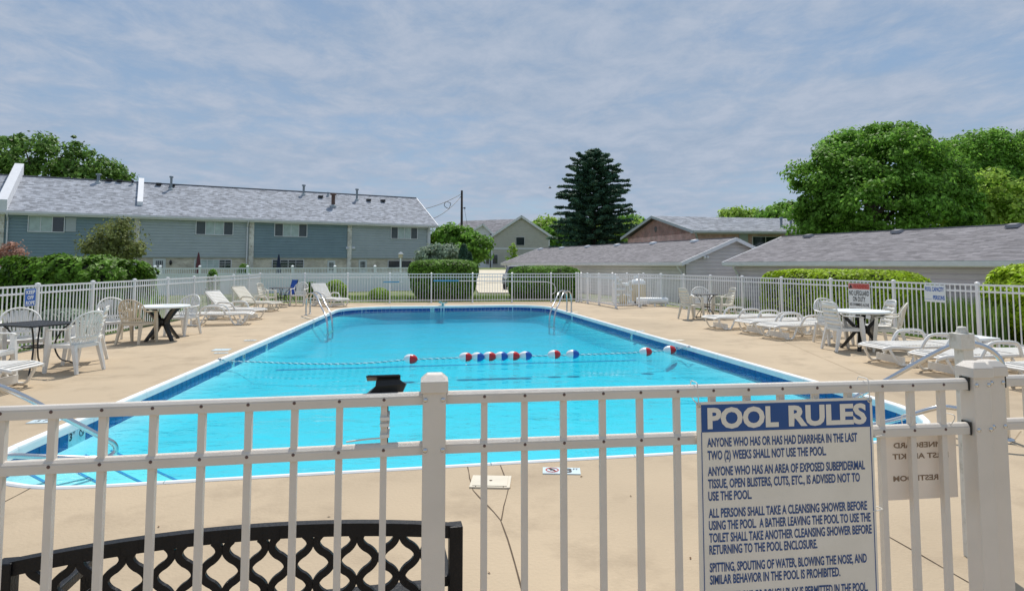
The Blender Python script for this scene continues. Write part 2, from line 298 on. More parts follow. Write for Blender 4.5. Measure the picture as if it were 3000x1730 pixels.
def tree(name, base, lobes, m, label, cat='tree', nclump=220, nleaf=60, cr=.9, leaf=.22, trunk_r=.3, group=None, inner=.55, limbs=7, aspect=1.6, stems=1):
    """base: foot of the trunk in world metres; lobes are world positions"""
    b = Vector(base); root = empty(name, b, 0, label, cat, group)
    P, Q = crown_points(lobes, nclump, nleaf, cr, inner); P = P-np.array(b)
    leaf_object('crown', P, Q, leaf, m, root, aspect)
    mb = MB(); top = Vector(np.mean([l[:3] for l in lobes], axis=0))-b
    for s_ in range(stems):
        off = Vector((random.uniform(-.3, .3)*(stems > 1), random.uniform(-.3, .3)*(stems > 1), 0))
        pts = [off*.3, top*.33+off+Vector((random.uniform(-.2, .2), 0, 0))*trunk_r*3, top*.7+off*2, top*1.12+off*3]
        mb.tube(smooth_path(pts, 3), [trunk_r*(1.25-1.05*i/9) for i in range(10)], 8)
    mb.build('trunk', M['bark'], root)
    for k in range(limbs):
        l = random.choice(lobes); d = sphere_dirs(1)[0]; e = Vector((l[0]+d[0]*l[3]*.75, l[1]+d[1]*l[4]*.75, l[2]+abs(d[2])*l[5]*.6))-b; s0 = top*random.uniform(.45, .8)
        lb = MB(); lb.tube([s0, s0.lerp(e, .5)+Vector((0, 0, .08*e.length)), e], [trunk_r*.42, trunk_r*.25, trunk_r*.07], 6); lb.build('limb', M['bark'], root)
    return root
def hedge(name, c, half, rz, m, label, cat='hedge', n=9000, leaf=.06, e=.35, lump=.06, z0=0.0, taper=0.0, ground=0.0):
    """clipped shrub: rounded block of leaves round dark twigs; c is the centre of its foot"""
    root = empty(name, c, rz, label, cat); hx, hy, hz = half
    d = sphere_dirs(n); r = (np.abs(d[:, 0])**(2/e)+np.abs(d[:, 1])**(2/e)+np.abs(d[:, 2])**(2/e))**(-e/2)
    U = d*r[:, None]; ph = np.random.uniform(0, 6, 6)
    bumpf = 1+lump*(np.sin(U[:, 0]*hx*5+ph[0])*np.sin(U[:, 1]*hy*5+ph[1])+.6*np.sin(U[:, 0]*hx*11+ph[2])*np.sin(U[:, 2]*hz*9+ph[3]))*.5-np.random.uniform(0, 1, n)**2*.10
    tz = 1-taper*(1-(U[:, 2]+1)/2)
    P = np.stack([U[:, 0]*hx*bumpf*tz, U[:, 1]*hy*bumpf*tz, U[:, 2]*hz*(1+(bumpf-1)*.6)+hz+z0], 1); P[:, 2] = np.maximum(P[:, 2], .03)
    leaf_object('foliage', P, U*1.2+np.array([0, 0, .4]), leaf, m, root, 1.7)
    k = MB(); nn, mm = 20, 10; vs = []; fs = []
    for j in range(mm+1):
        ph_ = -math.pi/2+math.pi*j/mm
        for i in range(nn):
            th = 2*math.pi*i/nn; v = np.array([math.cos(ph_)*math.cos(th), math.cos(ph_)*math.sin(th), math.sin(ph_)]); v = v*(np.sum(np.abs(v)**(2/e))**(-e/2)); tt = 1-taper*(1-(v[2]+1)/2)
            vs.append((v[0]*hx*.86*tt, v[1]*hy*.86*tt, v[2]*hz*.88+hz+z0))
    for j in range(mm):
        for i in range(nn): fs.append((j*nn+i, j*nn+(i+1) % nn, (j+1)*nn+(i+1) % nn, (j+1)*nn+i))
    k.add(vs, fs, True); k.build('twigs', M['core'], root)
    return root
def grass_clump(name, c, rad, h, n, m, label, cat='plant', group=None, wdt=.012, lean=.35):
    root = empty(name, c, 0, label, cat, group); mb = MB()
    for _ in range(n):
        a = random.uniform(0, 6.28); r = rad*random.random()**.6; p = Vector((math.cos(a)*r, math.sin(a)*r, 0)); hh = h*random.uniform(.6, 1.1); b_ = a+random.uniform(-1, 1); o = Vector((math.cos(b_), math.sin(b_), 0))*lean*hh*random.random(); s = Vector((-math.sin(b_), math.cos(b_), 0))*wdt
        mb.add([p-s, p+s, p+s*.8+o*.4+Vector((0, 0, hh*.6)), p-s*.8+o*.4+Vector((0, 0, hh*.6)), p+o+Vector((0, 0, hh))], [(0, 1, 2, 3), (3, 2, 4)])
    mb.build('blades', m, root)['kind'] = 'stuff'; return root
# ------------------------------------------------------------------ lettering
def text_mesh(s, m, width=None, height=.02, bold=0.0, mirror=False):
    cu = bpy.data.curves.new('lettering', 'FONT'); cu.body = s; cu.size = 1; cu.offset = bold; cu.resolution_u = 3; cu.align_x = 'LEFT'
    o = bpy.data.objects.new('lettering', cu); COL.objects.link(o); dg = bpy.context.evaluated_depsgraph_get(); me = bpy.data.meshes.new_from_object(o.evaluated_get(dg)); COL.objects.unlink(o); bpy.data.objects.remove(o)
    co = np.empty(len(me.vertices)*3); me.vertices.foreach_get('co', co); co = co.reshape(-1, 3); x0, x1 = co[:, 0].min(), co[:, 0].max(); cap = .70
    sx = (width/(x1-x0)) if width else height/cap; X = (co[:, 0]-x0)*sx
    if mirror: X = -X
    me.vertices.foreach_set('co', np.stack([X, np.zeros(len(X)), co[:, 1]*height/cap], 1).reshape(-1)); me.materials.clear(); me.materials.append(m); me.update(); return me
def lettering(parent, s, x, z, width, height, m, y=-.003, bold=.0, mirror=False, name='lettering'):
    return inst(name, text_mesh(s, m, width, height, bold, mirror), parent, (x, y, z))
def rrect(hx, hz, r, n=5):
    return [(sx*(hx-r)+r*math.cos(a), sz*(hz-r)+r*math.sin(a)) for sx, sz, a0 in ((1, 1, 0), (-1, 1, 90), (-1, -1, 180), (1, -1, 270)) for a in [R(a0+90*k/n) for k in range(n+1)]]
def plate(poly, y0, y1, mb=None):              # upright plate, outline in x and z
    mb = mb or MB(); n = len(poly); vs = [(p[0], y0, p[1]) for p in poly]+[(p[0], y1, p[1]) for p in poly]
    return mb.add(vs, [tuple(range(n)), tuple(reversed(range(n, 2*n)))]+[(i, n+i, n+(i+1) % n, (i+1) % n) for i in range(n)])
def ring_plate(ro, ri, y0, y1, c=(0, 0), n=28):
    mb = MB(); vs = []; fs = []
    for k in range(n):
        a = 2*math.pi*k/n
        for r, y in ((ro, y0), (ri, y0), (ro, y1), (ri, y1)): vs.append((c[0]+r*math.cos(a), y, c[1]+r*math.sin(a)))
    for k in range(n):
        a, b = 4*k, 4*((k+1) % n); fs += [(a, b, b+1, a+1), (a, a+2, b+2, b), (a+1, b+1, b+3, a+3)]
    return mb.add(vs, fs)
# ------------------------------------------------------------------ pool, deck, ground
def V2(p): return Vector((p[0], p[1]))
cA, cB, cC, cD = [V2(G(*p)) for p in ((-338, 1464), (2964, 1276), (1589, 891.7), (1002, 899))]
def rounded(corners, T, n=10):
    o = []
    for i, c in enumerate(corners):
        a, b = corners[i-1], corners[(i+1) % len(corners)]; p = c+(a-c).normalized()*T[i]; q = c+(b-c).normalized()*T[i]
        k1 = c.lerp(p, .45); k2 = c.lerp(q, .45)
        for j in range(n+1):
            t = j/n; o.append((1-t)**3*p+3*(1-t)**2*t*k1+3*(1-t)*t*t*k2+t**3*q)
    return o
OUT = rounded([cA, cB, cC, cD], [1.25, 1.5, 1.7, 1.7])           # outer edge of the coping, counter clockwise
def resample(poly, step):
    o = []
    for i, p in enumerate(poly):
        q = poly[(i+1) % len(poly)]; n = max(1, int(math.ceil((q-p).length/step)))
        o += [p.lerp(q, k/n) for k in range(n)]
    return o
OUT = resample(OUT, .6)
def offset(poly, d):                                             # inwards for a counter clockwise loop
    o = []; n = len(poly)
    for i in range(n):
        t = (poly[(i+1) % n]-poly[i-1]).normalized(); o.append(poly[i]+Vector((-t.y, t.x))*d)
    return o
WZ = -.138
def floor_z(p): return -.40-.012*(p[1]-5)
pool = bpy.data.objects.new('swimming_pool', None)
INN = offset(OUT, .055)
mb = MB(); n = len(INN)
top = [(p.x, p.y, -.07) for p in INN]; bot = [(p.x, p.y, floor_z(p)) for p in INN]
mid_ = [(p.x, p.y, -.228) for p in INN]; IN2 = offset(OUT, .50); bot = [(p.x, p.y, floor_z(p)) for p in IN2]
mb.add(top+mid_+bot, [(i, (i+1) % n, n+(i+1) % n, n+i) for i in range(n)]+[(n+i, n+(i+1) % n, 2*n+(i+1) % n, 2*n+i) for i in range(n)]+[tuple(range(2*n, 3*n))])
pool = mb.build('swimming_pool', M['shell']); tag(pool, 'pale blue plastered pool basin sunk in the deck', kind='structure')
# coping in sections with open joints
def loop_pos(poly):
    L_ = [0]
    for i, p in enumerate(poly): L_.append(L_[-1]+(poly[(i+1) % len(poly)]-p).length)
    return L_
LO = loop_pos(OUT); LT = LO[-1]
def at_loop(poly, LL, s):
    s %= LL[-1]; lo, hi = 0, len(LL)-1
    while hi-lo > 1:
        m_ = (lo+hi)//2
        if LL[m_] <= s: lo = m_
        else: hi = m_
    a, b = poly[lo], poly[(lo+1) % len(poly)]; return a.lerp(b, (s-LL[lo])/max(1e-6, LL[lo+1]-LL[lo])), (b-a).normalized()
nseg = 44; prof = [(0, -.08), (0, .004), (.012, .014), (.045, .012), (.064, -.002), (.068, -.02), (.068, -.08)]
for k in range(nseg):
    s0, s1 = LT*k/nseg+.004, LT*(k+1)/nseg-.004; mb = MB(); m_ = 5; vs = []
    for j in range(m_+1):
        p, t_ = at_loop(OUT, LO, s0+(s1-s0)*j/m_); nn_ = Vector((-t_.y, t_.x)); dz = random.uniform(-.001, .001) if j == 0 else dz
        vs += [(p.x+nn_.x*a, p.y+nn_.y*a, z+dz) for a, z in prof]
    q = len(prof); fs = [(j*q+i, j*q+i+1, (j+1)*q+i+1, (j+1)*q+i) for j in range(m_) for i in range(q-1)]+[tuple(range(q-1, -1, -1)), tuple(range(m_*q, m_*q+q))]
    mb.add(vs, fs); o = mb.build('coping_stone', M['coping'], pool)
# grout band and tiles
BAND = offset(OUT, .050); LB_ = loop_pos(BAND); mb = MB()
BI = offset(OUT, .0535)
mb.add([(p.x, p.y, -.075) for p in BI]+[(p.x, p.y, -.245) for p in BI], [(i, (i+1) % n, n+(i+1) % n, n+i) for i in range(n)]); mb.build('grout_band', M['grout'], pool)
BT = offset(OUT, .0555); LBT = loop_pos(BT); NT = int(LBT[-1]/.1524); pitch = LBT[-1]/NT
tile_me = MB().box((0, 0, 0), (.146, .010, .146)).mesh('tile', M['tile']); wtile_me = MB().box((0, 0, 0), (.150, .010, .146)).mesh('tile', M['wtile'])
marks = [(215, 1275), (245, 1262), (673, 1058), (705, 1044), (771, 1013), (918, 948), (1268, 905), (1663, 928), (1832, 982), (1950, 1016), (1960, 1019)]
mw = [V2(G(x, y, -.12)) for x, y in marks]; tiles = []
for k in range(NT):
    p, t_ = at_loop(BT, LBT, (k+.5)*pitch); tiles.append((p, t_))
white = {min(range(NT), key=lambda k: (tiles[k][0]-q).length) for q in mw}
rest = MB(); cnt = 0; markpos = {}
order = sorted(range(NT), key=lambda k: tiles[k][0].length+(100 if abs((tiles[k][1]).x) > .9 and tiles[k][0].y < 9 else 0))
for r_, k in enumerate(order):
    p, t_ = tiles[k]; a = math.atan2(t_.y, t_.x)
    if r_ < 296: o = inst('tile', wtile_me if k in white else tile_me, pool, (p.x, p.y, -.157+random.uniform(-.001, .001)), (random.uniform(-.01, .01), 0, a))
    else: rest.box((p.x, p.y, -.157), (.146, .010, .146), Matrix.Rotation(a, 3, 'Z'))
    if k in white: markpos[k] = (p, t_, a)
rest.build('tile', M['tile'], pool)['kind'] = 'stuff'
# depth figures on the white tiles
wl = sorted(markpos, key=lambda k: (tiles[k][0]-mw[0]).length)
for j, k in enumerate(sorted(markpos)):
    p, t_, a = markpos[k]; nn_ = Vector((-t_.y, t_.x))
    near0 = (p-mw[0]).length < .05 or k == wl[0]
    def put(me_, dx, z, off=.0075):
        o = inst('depth_mark', me_, pool, (p.x+nn_.x*off-t_.x*dx*-1, p.y+nn_.y*off-t_.y*dx*-1, z), (0, 0, a+math.pi)); return o
    if k == wl[1] or (k not in wl[:2] and j % 3 == 1):
        put(ring_plate(.042, .034, -.001, .001).mesh('depth_mark', M['dark']), 0, -.128); put(MB().box((0, 0, 0), (.062, .002, .007), Matrix.Rotation(R(45), 3, 'Y')).mesh('depth_mark', M['dark']), 0, -.125, .0085)
    else:
        put(text_mesh('3' if p.y < 12 else ('5' if p.x < 0 else '4'), M['dark'], .048, .072, .03), .065, -.163); put(text_mesh('FT', M['dark'], .040, .026, .015), .005, -.115)
# steps in the near left corner (diagonal treads) with dark blue nosing stripes
def clip(poly, p, nrm):
    o = []
    for i, a in enumerate(poly):
        b = poly[(i+1) % len(poly)]; da, db = (a-p).dot(nrm), (b-p).dot(nrm)
        if da >= 0: o.append(a)
        if da*db < 0: o.append(a.lerp(b, da/(da-db)))
    return o
steps = [((86, 1383), (132, 1407), -.235), ((216, 1312), (433, 1418), -.33), ((273, 1292), (536, 1411), -.425)]
steps = [((86, 1383), (132, 1407), -.22), ((150, 1340), (283, 1407), -.26), ((216, 1312), (433, 1418), -.30), ((273, 1292), (536, 1411), -.345)]
SIN = offset(OUT, .056)
for a, b, z in steps:
    pa, pb = V2(G(*a, z)), V2(G(*b, z)); d = (pb-pa).normalized(); nrm = Vector((d.y, -d.x))
    if nrm.dot(cA-pa) < 0: nrm = -nrm
    po = clip(SIN, pa, nrm); mb = MB(); mb.prism(po, floor_z((0, 8)), z); mb.build('step', M['stepm'], pool)
    ends = sorted(po, key=lambda q: abs((q-pa).dot(nrm)))[:2]; e0, e1 = ends; w_ = nrm*.028
    mb = MB(); mb.add([(e0.x, e0.y, z+.003), (e1.x, e1.y, z+.003), (e1.x+w_.x, e1.y+w_.y, z+.003), (e0.x+w_.x, e0.y+w_.y, z+.003)], [(0, 1, 2, 3)]); mb.build('step_stripe', M['stripe'], pool)
# painted line across the floor where the deep end starts
pl = []
for x, y in ((570, 1090), (2070, 1046)):
    p = V2(G(x, y, -.48)); pl.append(p)
d = (pl[1]-pl[0]).normalized(); nrm = Vector((-d.y, d.x)); mb = MB()
a_, b_ = pl[0]-d*3, pl[1]+d*3
def inside_span(a, b, poly):
    ts = []
    for i, p in enumerate(poly):
        q = poly[(i+1) % len(poly)]; r_, s_ = b-a, q-p; den = r_.x*s_.y-r_.y*s_.x
        if abs(den) < 1e-9: continue
        t_ = ((p-a).x*s_.y-(p-a).y*s_.x)/den; u_ = ((p-a).x*r_.y-(p-a).y*r_.x)/den
        if 0 <= u_ <= 1: ts.append(t_)
    return a.lerp(b, min(ts)), a.lerp(b, max(ts))
a_, b_ = inside_span(a_, b_, SIN)
for q0, q1, ww in ((a_, b_, .10),):
    mb = MB(); mb.add([(*(q0), floor_z(q0)+.006), (*(q1), floor_z(q1)+.006), (*(q1+nrm*ww), floor_z(q1+nrm*ww)+.006), (*(q0+nrm*ww), floor_z(q0+nrm*ww)+.006)], [(0, 1, 2, 3)]); mb.build('floor_stripe', M['stripe'], pool)
# water body
WO = offset(OUT, .0505); mb = MB(); n = len(WO)
mb.add([(p.x, p.y, WZ) for p in WO]+[(p.x, p.y, floor_z(p)-.02) for p in WO], [tuple(range(n)), tuple(reversed(range(n, 2*n)))]+[(i, n+i, n+(i+1) % n, (i+1) % n) for i in range(n)])
tag(mb.build('water', M['water']), 'clear turquoise pool water with small ripples', kind='structure')
# deck with a hole for the pool
LF = lambda Y: -8.95-.088*(Y-11.9)
RF = lambda Y: 12.68-.278*Y
deck_out = [(-11.5, -4), (13.5, -4), (13.3, 0), (RF(8)+.12, 8), (RF(24.7)+.12, 24.7), (5.6, 26.3), (4.4, 27.3), (2.8, 27.5), (-8.6, 26.1), (-10.5, 26.15), (LF(24)-.12, 24), (LF(8)-.12, 8), (-11.5, 7.6)]
bm = bmesh.new()
def loop(pts, z):
    vs = [bm.verts.new((p[0], p[1], z)) for p in pts]; return [bm.edges.new((vs[i], vs[(i+1) % len(vs)])) for i in range(len(vs))]
ed = loop(deck_out, 0)+loop(OUT, 0); bmesh.ops.triangle_fill(bm, use_beauty=True, use_dissolve=False, edges=ed)
me = bpy.data.meshes.new('pool_deck'); bmesh.ops.recalc_face_normals(bm, faces=bm.faces)
if sum(f.normal.z for f in bm.faces) < 0: bmesh.ops.reverse_faces(bm, faces=bm.faces)
bm.to_mesh(me); bm.free(); me.materials.append(M['deck'])
deck = inst('pool_deck', me); tag(deck, 'sand coloured concrete deck round the pool', kind='structure')
mb = MB(); k = len(deck_out); mb.add([(p[0], p[1], 0) for p in deck_out]+[(p[0], p[1], -.3) for p in deck_out], [(i, k+i, k+(i+1) % k, (i+1) % k) for i in range(k)]); mb.build('slab_edge', M['deck'], deck)
def strip(pts, w_, z, m, name, parent, jit=.0):
    mb = MB(); P = []
    pts = [V2(p) for p in pts]
    for i in range(len(pts)-1):
        a, b = pts[i], pts[i+1]; nseg_ = max(1, int((b-a).length/.12)); P += [a.lerp(b, j/nseg_) for j in range(nseg_)]
    P.append(pts[-1]); vs = []
    for i, p in enumerate(P):
        t_ = (P[min(i+1, len(P)-1)]-P[max(i-1, 0)]).normalized(); nn_ = Vector((-t_.y, t_.x)); o = nn_*random.uniform(-jit, jit); ww = w_*random.uniform(.6, 1.2) if jit else w_
        vs += [(*(p+o-nn_*ww/2), z), (*(p+o+nn_*ww/2), z)]
    mb.add(vs, [(2*i, 2*i+2, 2*i+3, 2*i+1) for i in range(len(P)-1)]); return mb.build(name, m, parent)
g2 = lambda x, y: V2(G(x, y))
zb = lambda x, y: g2(900+x/1.994, 1000+y/1.994)
for pts in ([zb(935, 732), zb(968, 868), zb(1005, 908), zb(1132, 1043), zb(1190, 1220), zb(1240, 1385), zb(1262, 1470), zb(1290, 1600)], [zb(1130, 722), zb(1150, 780), zb(1185, 857)], [zb(1175, 862), zb(1150, 960), zb(1132, 1043)],
            [g2(-120, 1530), g2(9, 1472), g2(90, 1429)], [g2(2603, 1571), g2(2696, 1624), g2(2843, 1708), g2(3100, 1860)]):
    strip(pts, .008, .003, M['crack'], 'joint', deck, .003)
for pts in ([g2(2400, 1094), g2(2530, 1093), g2(2700, 1100)], [g2(180, 1098), g2(330, 1099), g2(455, 1097)], [g2(2050, 901), g2(2240, 975), g2(2390, 1040), g2(2600, 1130)], [g2(270, 1031), g2(420, 1031), g2(560, 1030)], [g2(2992, 1262), g2(2960, 1300), g2(3080, 1330)]):
    strip(pts, .008, .003, M['seam'], 'joint', deck, .003)
# lids and depth markers let into the deck
lid = empty('access_cover', G(1438, 1413), R(-3), 'ivory plastic skimmer lid in the deck where the dark joints meet', 'lid')
MB().box((0, 0, .006), (.29, .25, .012)).build('frame', M['lid'], lid); MB().box((0, 0, .0145), (.25, .21, .005)).build('cover', M['lid'], lid, .002)
MB().lathe([(0, .0175), (.012, .0178), (.012, .0165)], n=12).build('finger_hole', M['crack'], lid)
for xx in (-.1, .1): MB().lathe([(0, .0182), (.004, .018), (.004, .016)], (xx, -.115, -.004), 8).build('screw', M['crack'], lid)
dm = empty('depth_marker', G(1645, 1380), R(-3.5), 'white no diving and 3 FT plate set in the near deck', 'sign')
MB().box((0, 0, .004), (.29, .145, .008)).build('plate', M['wtile'], dm)
def flat(me_, parent, x, y, z=.0095, name='lettering'): return inst(name, me_, parent, (x, y, z), (R(-90), 0, 0))
rg = inst('prohibition_ring', ring_plate(.052, .042, -.0006, .0006).mesh('prohibition_ring', M['red2']), dm, (-.072, .008, .0098), (R(90), 0, 0)); inst('prohibition_bar', MB().box((0, 0, 0), (.09, .010, .0012), Matrix.Rotation(R(-45), 3, 'Z')).mesh('prohibition_bar', M['red2']), dm, (-.072, .008, .0105))
inst('diver', MB().tube([(-.02, .02, 0), (.0, .004, 0), (.02, -.014, 0)], .006, 5).tube([(.0, .004, 0), (-.012, -.012, 0)], .004, 5).mesh('diver', M['dark']), dm, (-.072, .008, .0105))
def ground_text(s, parent, x, y, wd, h, m, bold=.0, z=.0102):
    o = inst('lettering', text_mesh(s, m, wd, h, bold), parent, (x, y, z), (R(-90), 0, 0)); return o
ground_text('3', dm, .03, -.045, .05, .09, M['dark'], .03); ground_text('FT', dm, .09, .02, .04, .03, M['dark'], .01); ground_text('NO DIVING', dm, -.115, -.062, .085, .012, M['red2'])
for i, (x, y, sx, sy, lb) in enumerate(((649, 1024.5, .30, .26, 'white square skimmer lid on the left deck by the rope anchor'), (648, 1034, .24, .09, 'small white depth plate below the square lid on the left deck'), (733, 997, .24, .12, 'small white depth plate on the left deck beyond the rope'),
        (893, 931, .26, .15, 'pale plate on the left deck just before the far left ladder'), (1871, 969.5, .28, .15, 'small white depth plate on the right deck beyond the rope'), (1983, 997, .30, .20, 'pale round cornered lid on the right deck just beyond the rope anchor'), (1676, 914.5, .4, .25, 'pale base plate in the deck beside the far right ladder'), (132, 1234, .28, .15, 'white depth plate on the left deck near the pool corner'))):
    o = empty('deck_plate', G(x, y), R(8), lb, 'plate'); MB().box((0, 0, .004), (sx, sy, .008)).build('plate', M['wtile' if i in (0, 1, 2, 4, 7) else 'lid'], o, .002)
    if i in (1, 2, 4, 7): ground_text('3 FT', o, -sx*.3, -sy*.2, sx*.6, sy*.45, M['dark'], .01, .009)
    else: MB().lathe([(0, .0095), (.01, .0092), (.012, .008)], n=10).build('finger_hole', M['crack'], o)
for i, (x, y) in enumerate(((964, 1513), (1848, 1453), (2023, 1636), (465, 1543), (2258, 1010), (353, 994), (1433, 1678), (1703, 1397))):
    a = random.uniform(0, 3); o = MB().add([(-.012, 0, .003), (0, -.005, .004), (.014, 0, .006), (0, .006, .009)], [(0, 1, 2, 3)]).build('dry_leaf', M['dry']); o.location = G(x, y); o.rotation_euler = (0, 0, a)
    tag(o, 'tiny brown leaf scrap lying on the bare concrete deck', 'leaf', 'leaf scraps scattered on the deck')
# ground
def sst(a, b, x): t_ = min(1, max(0, (x-a)/(b-a))); return t_*t_*(3-2*t_)
def ground_h(x, y):
    h = -.06-.64*sst(18, 22, .916*x+.4*y)*(1-sst(58, 78, y))+1.15*sst(60, 95, y)
    h -= .5*sst(41, 46, -.502*x+.865*y)*(1-sst(60, 80, y))*(1-sst(-9, -3, x))
    return h
cen = Vector((-1.2, 14.5)); mb = MB(); NA = 144; vs = []
rings = [0, .6, 2, 4, 7, 11, 16, 21, 26, 32, 38, 45, 52, 60, 68, 76, 85, 95, 110, 140, 200, 320, 600, 1200]
hull = offset(OUT, -.5)
for k in range(NA):
    a = 2*math.pi*k/NA; d = Vector((math.cos(a), math.sin(a))); _, hit = inside_span(cen, cen+d, hull)
    for r_ in rings: p = hit+d*r_; vs.append((p.x, p.y, ground_h(p.x, p.y)-(.03 if r_ < .1 else 0)))
q = len(rings); mb.add(vs, [(k*q+i, k*q+i+1, ((k+1) % NA)*q+i+1, ((k+1) % NA)*q+i) for k in range(NA) for i in range(q-1)], True)
tag(mb.build('ground', M['grass']), 'green lawn around the pool enclosure and houses', kind='structure')
def patch(name, quad, m, label, dz=.02, n=(6, 30)):
    mb = MB(); a, b, c, d = [V2(p) for p in quad]; vs = []
    for j in range(n[1]+1):
        for i in range(n[0]+1):
            p = a.lerp(b, i/n[0]).lerp(d.lerp(c, i/n[0]), j/n[1]); vs.append((p.x, p.y, ground_h(p.x, p.y)+dz))
    w1 = n[0]+1; mb.add(vs, [(j*w1+i, j*w1+i+1, (j+1)*w1+i+1, (j+1)*w1+i) for j in range(n[1]) for i in range(n[0])], True); return tag(mb.build(name, m), label, kind='structure')
patch('driveway', ((-1.9, 36), (1.2, 36), (0.0, 84), (-6.0, 84)), M['road'], 'pale concrete driveway leading away between the round hedges', .05)
patch('road', ((-60, 66), (40, 66), (40, 72), (-60, 72)), M['road'], 'pale road in front of the far house', .08, (40, 4))

# ------------------------------------------------------------------ fences of the pool
pk_h = 1.13
pick_me = MB().box((0, 0, .05+pk_h/2), (.017, .017, pk_h)).mesh('picket', M['alu'])
post_me = MB().box((0, 0, .61), (.056, .056, 1.22)).mesh('fence_post', M['alu']); cap_me = MB().box((0, 0, 1.228), (.070, .070, .022)).add([(-.035, -.035, 1.239), (.035, -.035, 1.239), (.035, .035, 1.239), (-.035, .035, 1.239), (0, 0, 1.258)], [(0, 1, 4), (1, 2, 4), (2, 3, 4), (3, 0, 4)]).mesh('post_cap', M['alu'])
foot_me = MB().box((0, 0, .008), (.10, .10, .016)).mesh('base_plate', M['alu'])
def rails(root, a, b, zs=(1.195, 1.065, .10), m='alu'):
    for z in zs:
        MB().bar((a.x, a.y, z), (b.x, b.y, z), .026, .034).build('rail', M[m], root)
def pickets(root, a, b, sp=.112, me_=None, skip=.06):
    L_ = (b-a).length; n_ = int((L_-2*skip)/sp); off = (L_-(n_-1)*sp)/2 if n_ > 0 else 0; d = (b-a)/L_; ang = math.atan2(d.y, d.x)
    for i in range(n_): p = a+d*(off+i*sp); inst('picket', me_ or pick_me, root, (p.x, p.y, random.uniform(-.002, .002)), (0, 0, ang))
def fence(name, posts, label, group=None, closed_posts=True, cat='fence'):
    posts = [V2(p) for p in posts]; root = empty(name, (0, 0, 0), 0, label, cat, group)
    for i, p in enumerate(posts):
        d = posts[min(i+1, len(posts)-1)]-posts[max(i-1, 0)]; ang = math.atan2(d.y, d.x)
        o = inst('fence_post', post_me, root, (p.x, p.y, 0), (0, 0, ang)); inst('post_cap', cap_me, o); inst('base_plate', foot_me, o)
        if i < len(posts)-1:
            q = posts[i+1]; e = (q-p).normalized()*.028; rails(root, p+e, q-e); pickets(root, p, q)
    return root
def online(xs, f):                           # f: (a,b) of the line X = a+b*Y ; sight lines through photo columns xs
    o = []
    for x in xs: k = (x-CX)/F; Y = f[0]/(k-f[1]); o.append((f[0]+f[1]*Y, Y))
    return o
lf = (-8.95+.088*11.9, -.088); L_posts = online([117, 277.5, 399, 495, 572, 634, 687, 731], lf)
L_posts = [(LF(6.75), 6.75), (LF(8.48), 8.48), (LF(10.2), 10.2)]+L_posts
fence('picket_fence', L_posts, 'white picket fence running along the left side of the deck')
fence('picket_gate', [L_posts[-1], (-10.35, 25.9)], 'short white picket gate at the far left corner of the enclosure', cat='gate')
b0, b1 = (-8.51, 25.9), (2.77, 27.3); bf = (b0[0]-(b1[0]-b0[0])/(b1[1]-b0[1])*b0[1], (b1[0]-b0[0])/(b1[1]-b0[1]))
B_posts = [(-10.35, 25.9)]+online([895.6, 1021, 1144, 1265, 1385, 1500, 1614, 1687], bf)
fence('picket_fence', B_posts, 'white picket fence closing the far end of the deck behind the pool')
rf = (12.68, -.278); R_posts = online([1934, 2001, 2079, 2171.6, 2286, 2430, 2613, 2857], rf)+[(RF(10.75), 10.75), (RF(9.0), 9.0), (RF(7.3), 7.3)]
fence('picket_fence', R_posts, 'white picket fence running along the right side of the deck')
C0 = Vector((2.77+.09, 27.25)); C1, C2, C3 = V2(G(1755, 892)), V2(G(1804.7, 901.5)), V2(R_posts[0])
fence('picket_gate', [C0, C0.lerp(C1, .47), C1], 'white double picket gate beside the far right corner of the pool', cat='gate')
fence('picket_fence', [C1, C2, C2.lerp(C3, .5), C3], 'white picket screen in front of the pool pump equipment')
fence('picket_fence', [(3.0, 27.35), (4.31, 27.05), (4.85, 26.6), (5.4, 25.9), C3+Vector((.05, .12))], 'white picket screen behind the pool pump equipment')
# ------------------------------------------------------------------ buildings
def shingles(name, a, b, c, d, m, parent, course=.16, tab=.32, lift=.008):
    """roof slope a-b (eaves) to d-c (ridge), local metres: staggered rows of raised tabs"""
    a, b, c, d = map(Vector, (a, b, c, d)); nrm = (b-a).cross(d-a).normalized()
    if nrm.z < 0: nrm = -nrm
    nr = max(2, int(((d-a).length)/course)); mb = MB(); rng = random.random
    for r_ in range(nr):
        t0, t1 = r_/nr, (r_+1.0)/nr; l0, r0 = a.lerp(d, t0), b.lerp(c, t0); l1, r1 = a.lerp(d, t1), b.lerp(c, t1); Ln = (r0-l0).length; nt_ = max(1, int(Ln/tab)); off = (r_ % 2)*.5
        es = [0]+[(i+off+.25*(rng()-.5))/nt_ for i in range(1, nt_)]+[1]
        for i in range(len(es)-1):
            u0, u1 = es[i], es[i+1]; h = lift*(.6+.8*rng()); p0, p1 = l0.lerp(r0, u0), l0.lerp(r0, u1); p3, p2 = l1.lerp(r1, u0), l1.lerp(r1, u1)
            mb.add([p0+nrm*h, p1+nrm*h, p2+nrm*.001, p3+nrm*.001, p0-nrm*.004, p1-nrm*.004], [(0, 1, 2, 3), (4, 5, 1, 0)])
    return mb.build(name, m, parent)
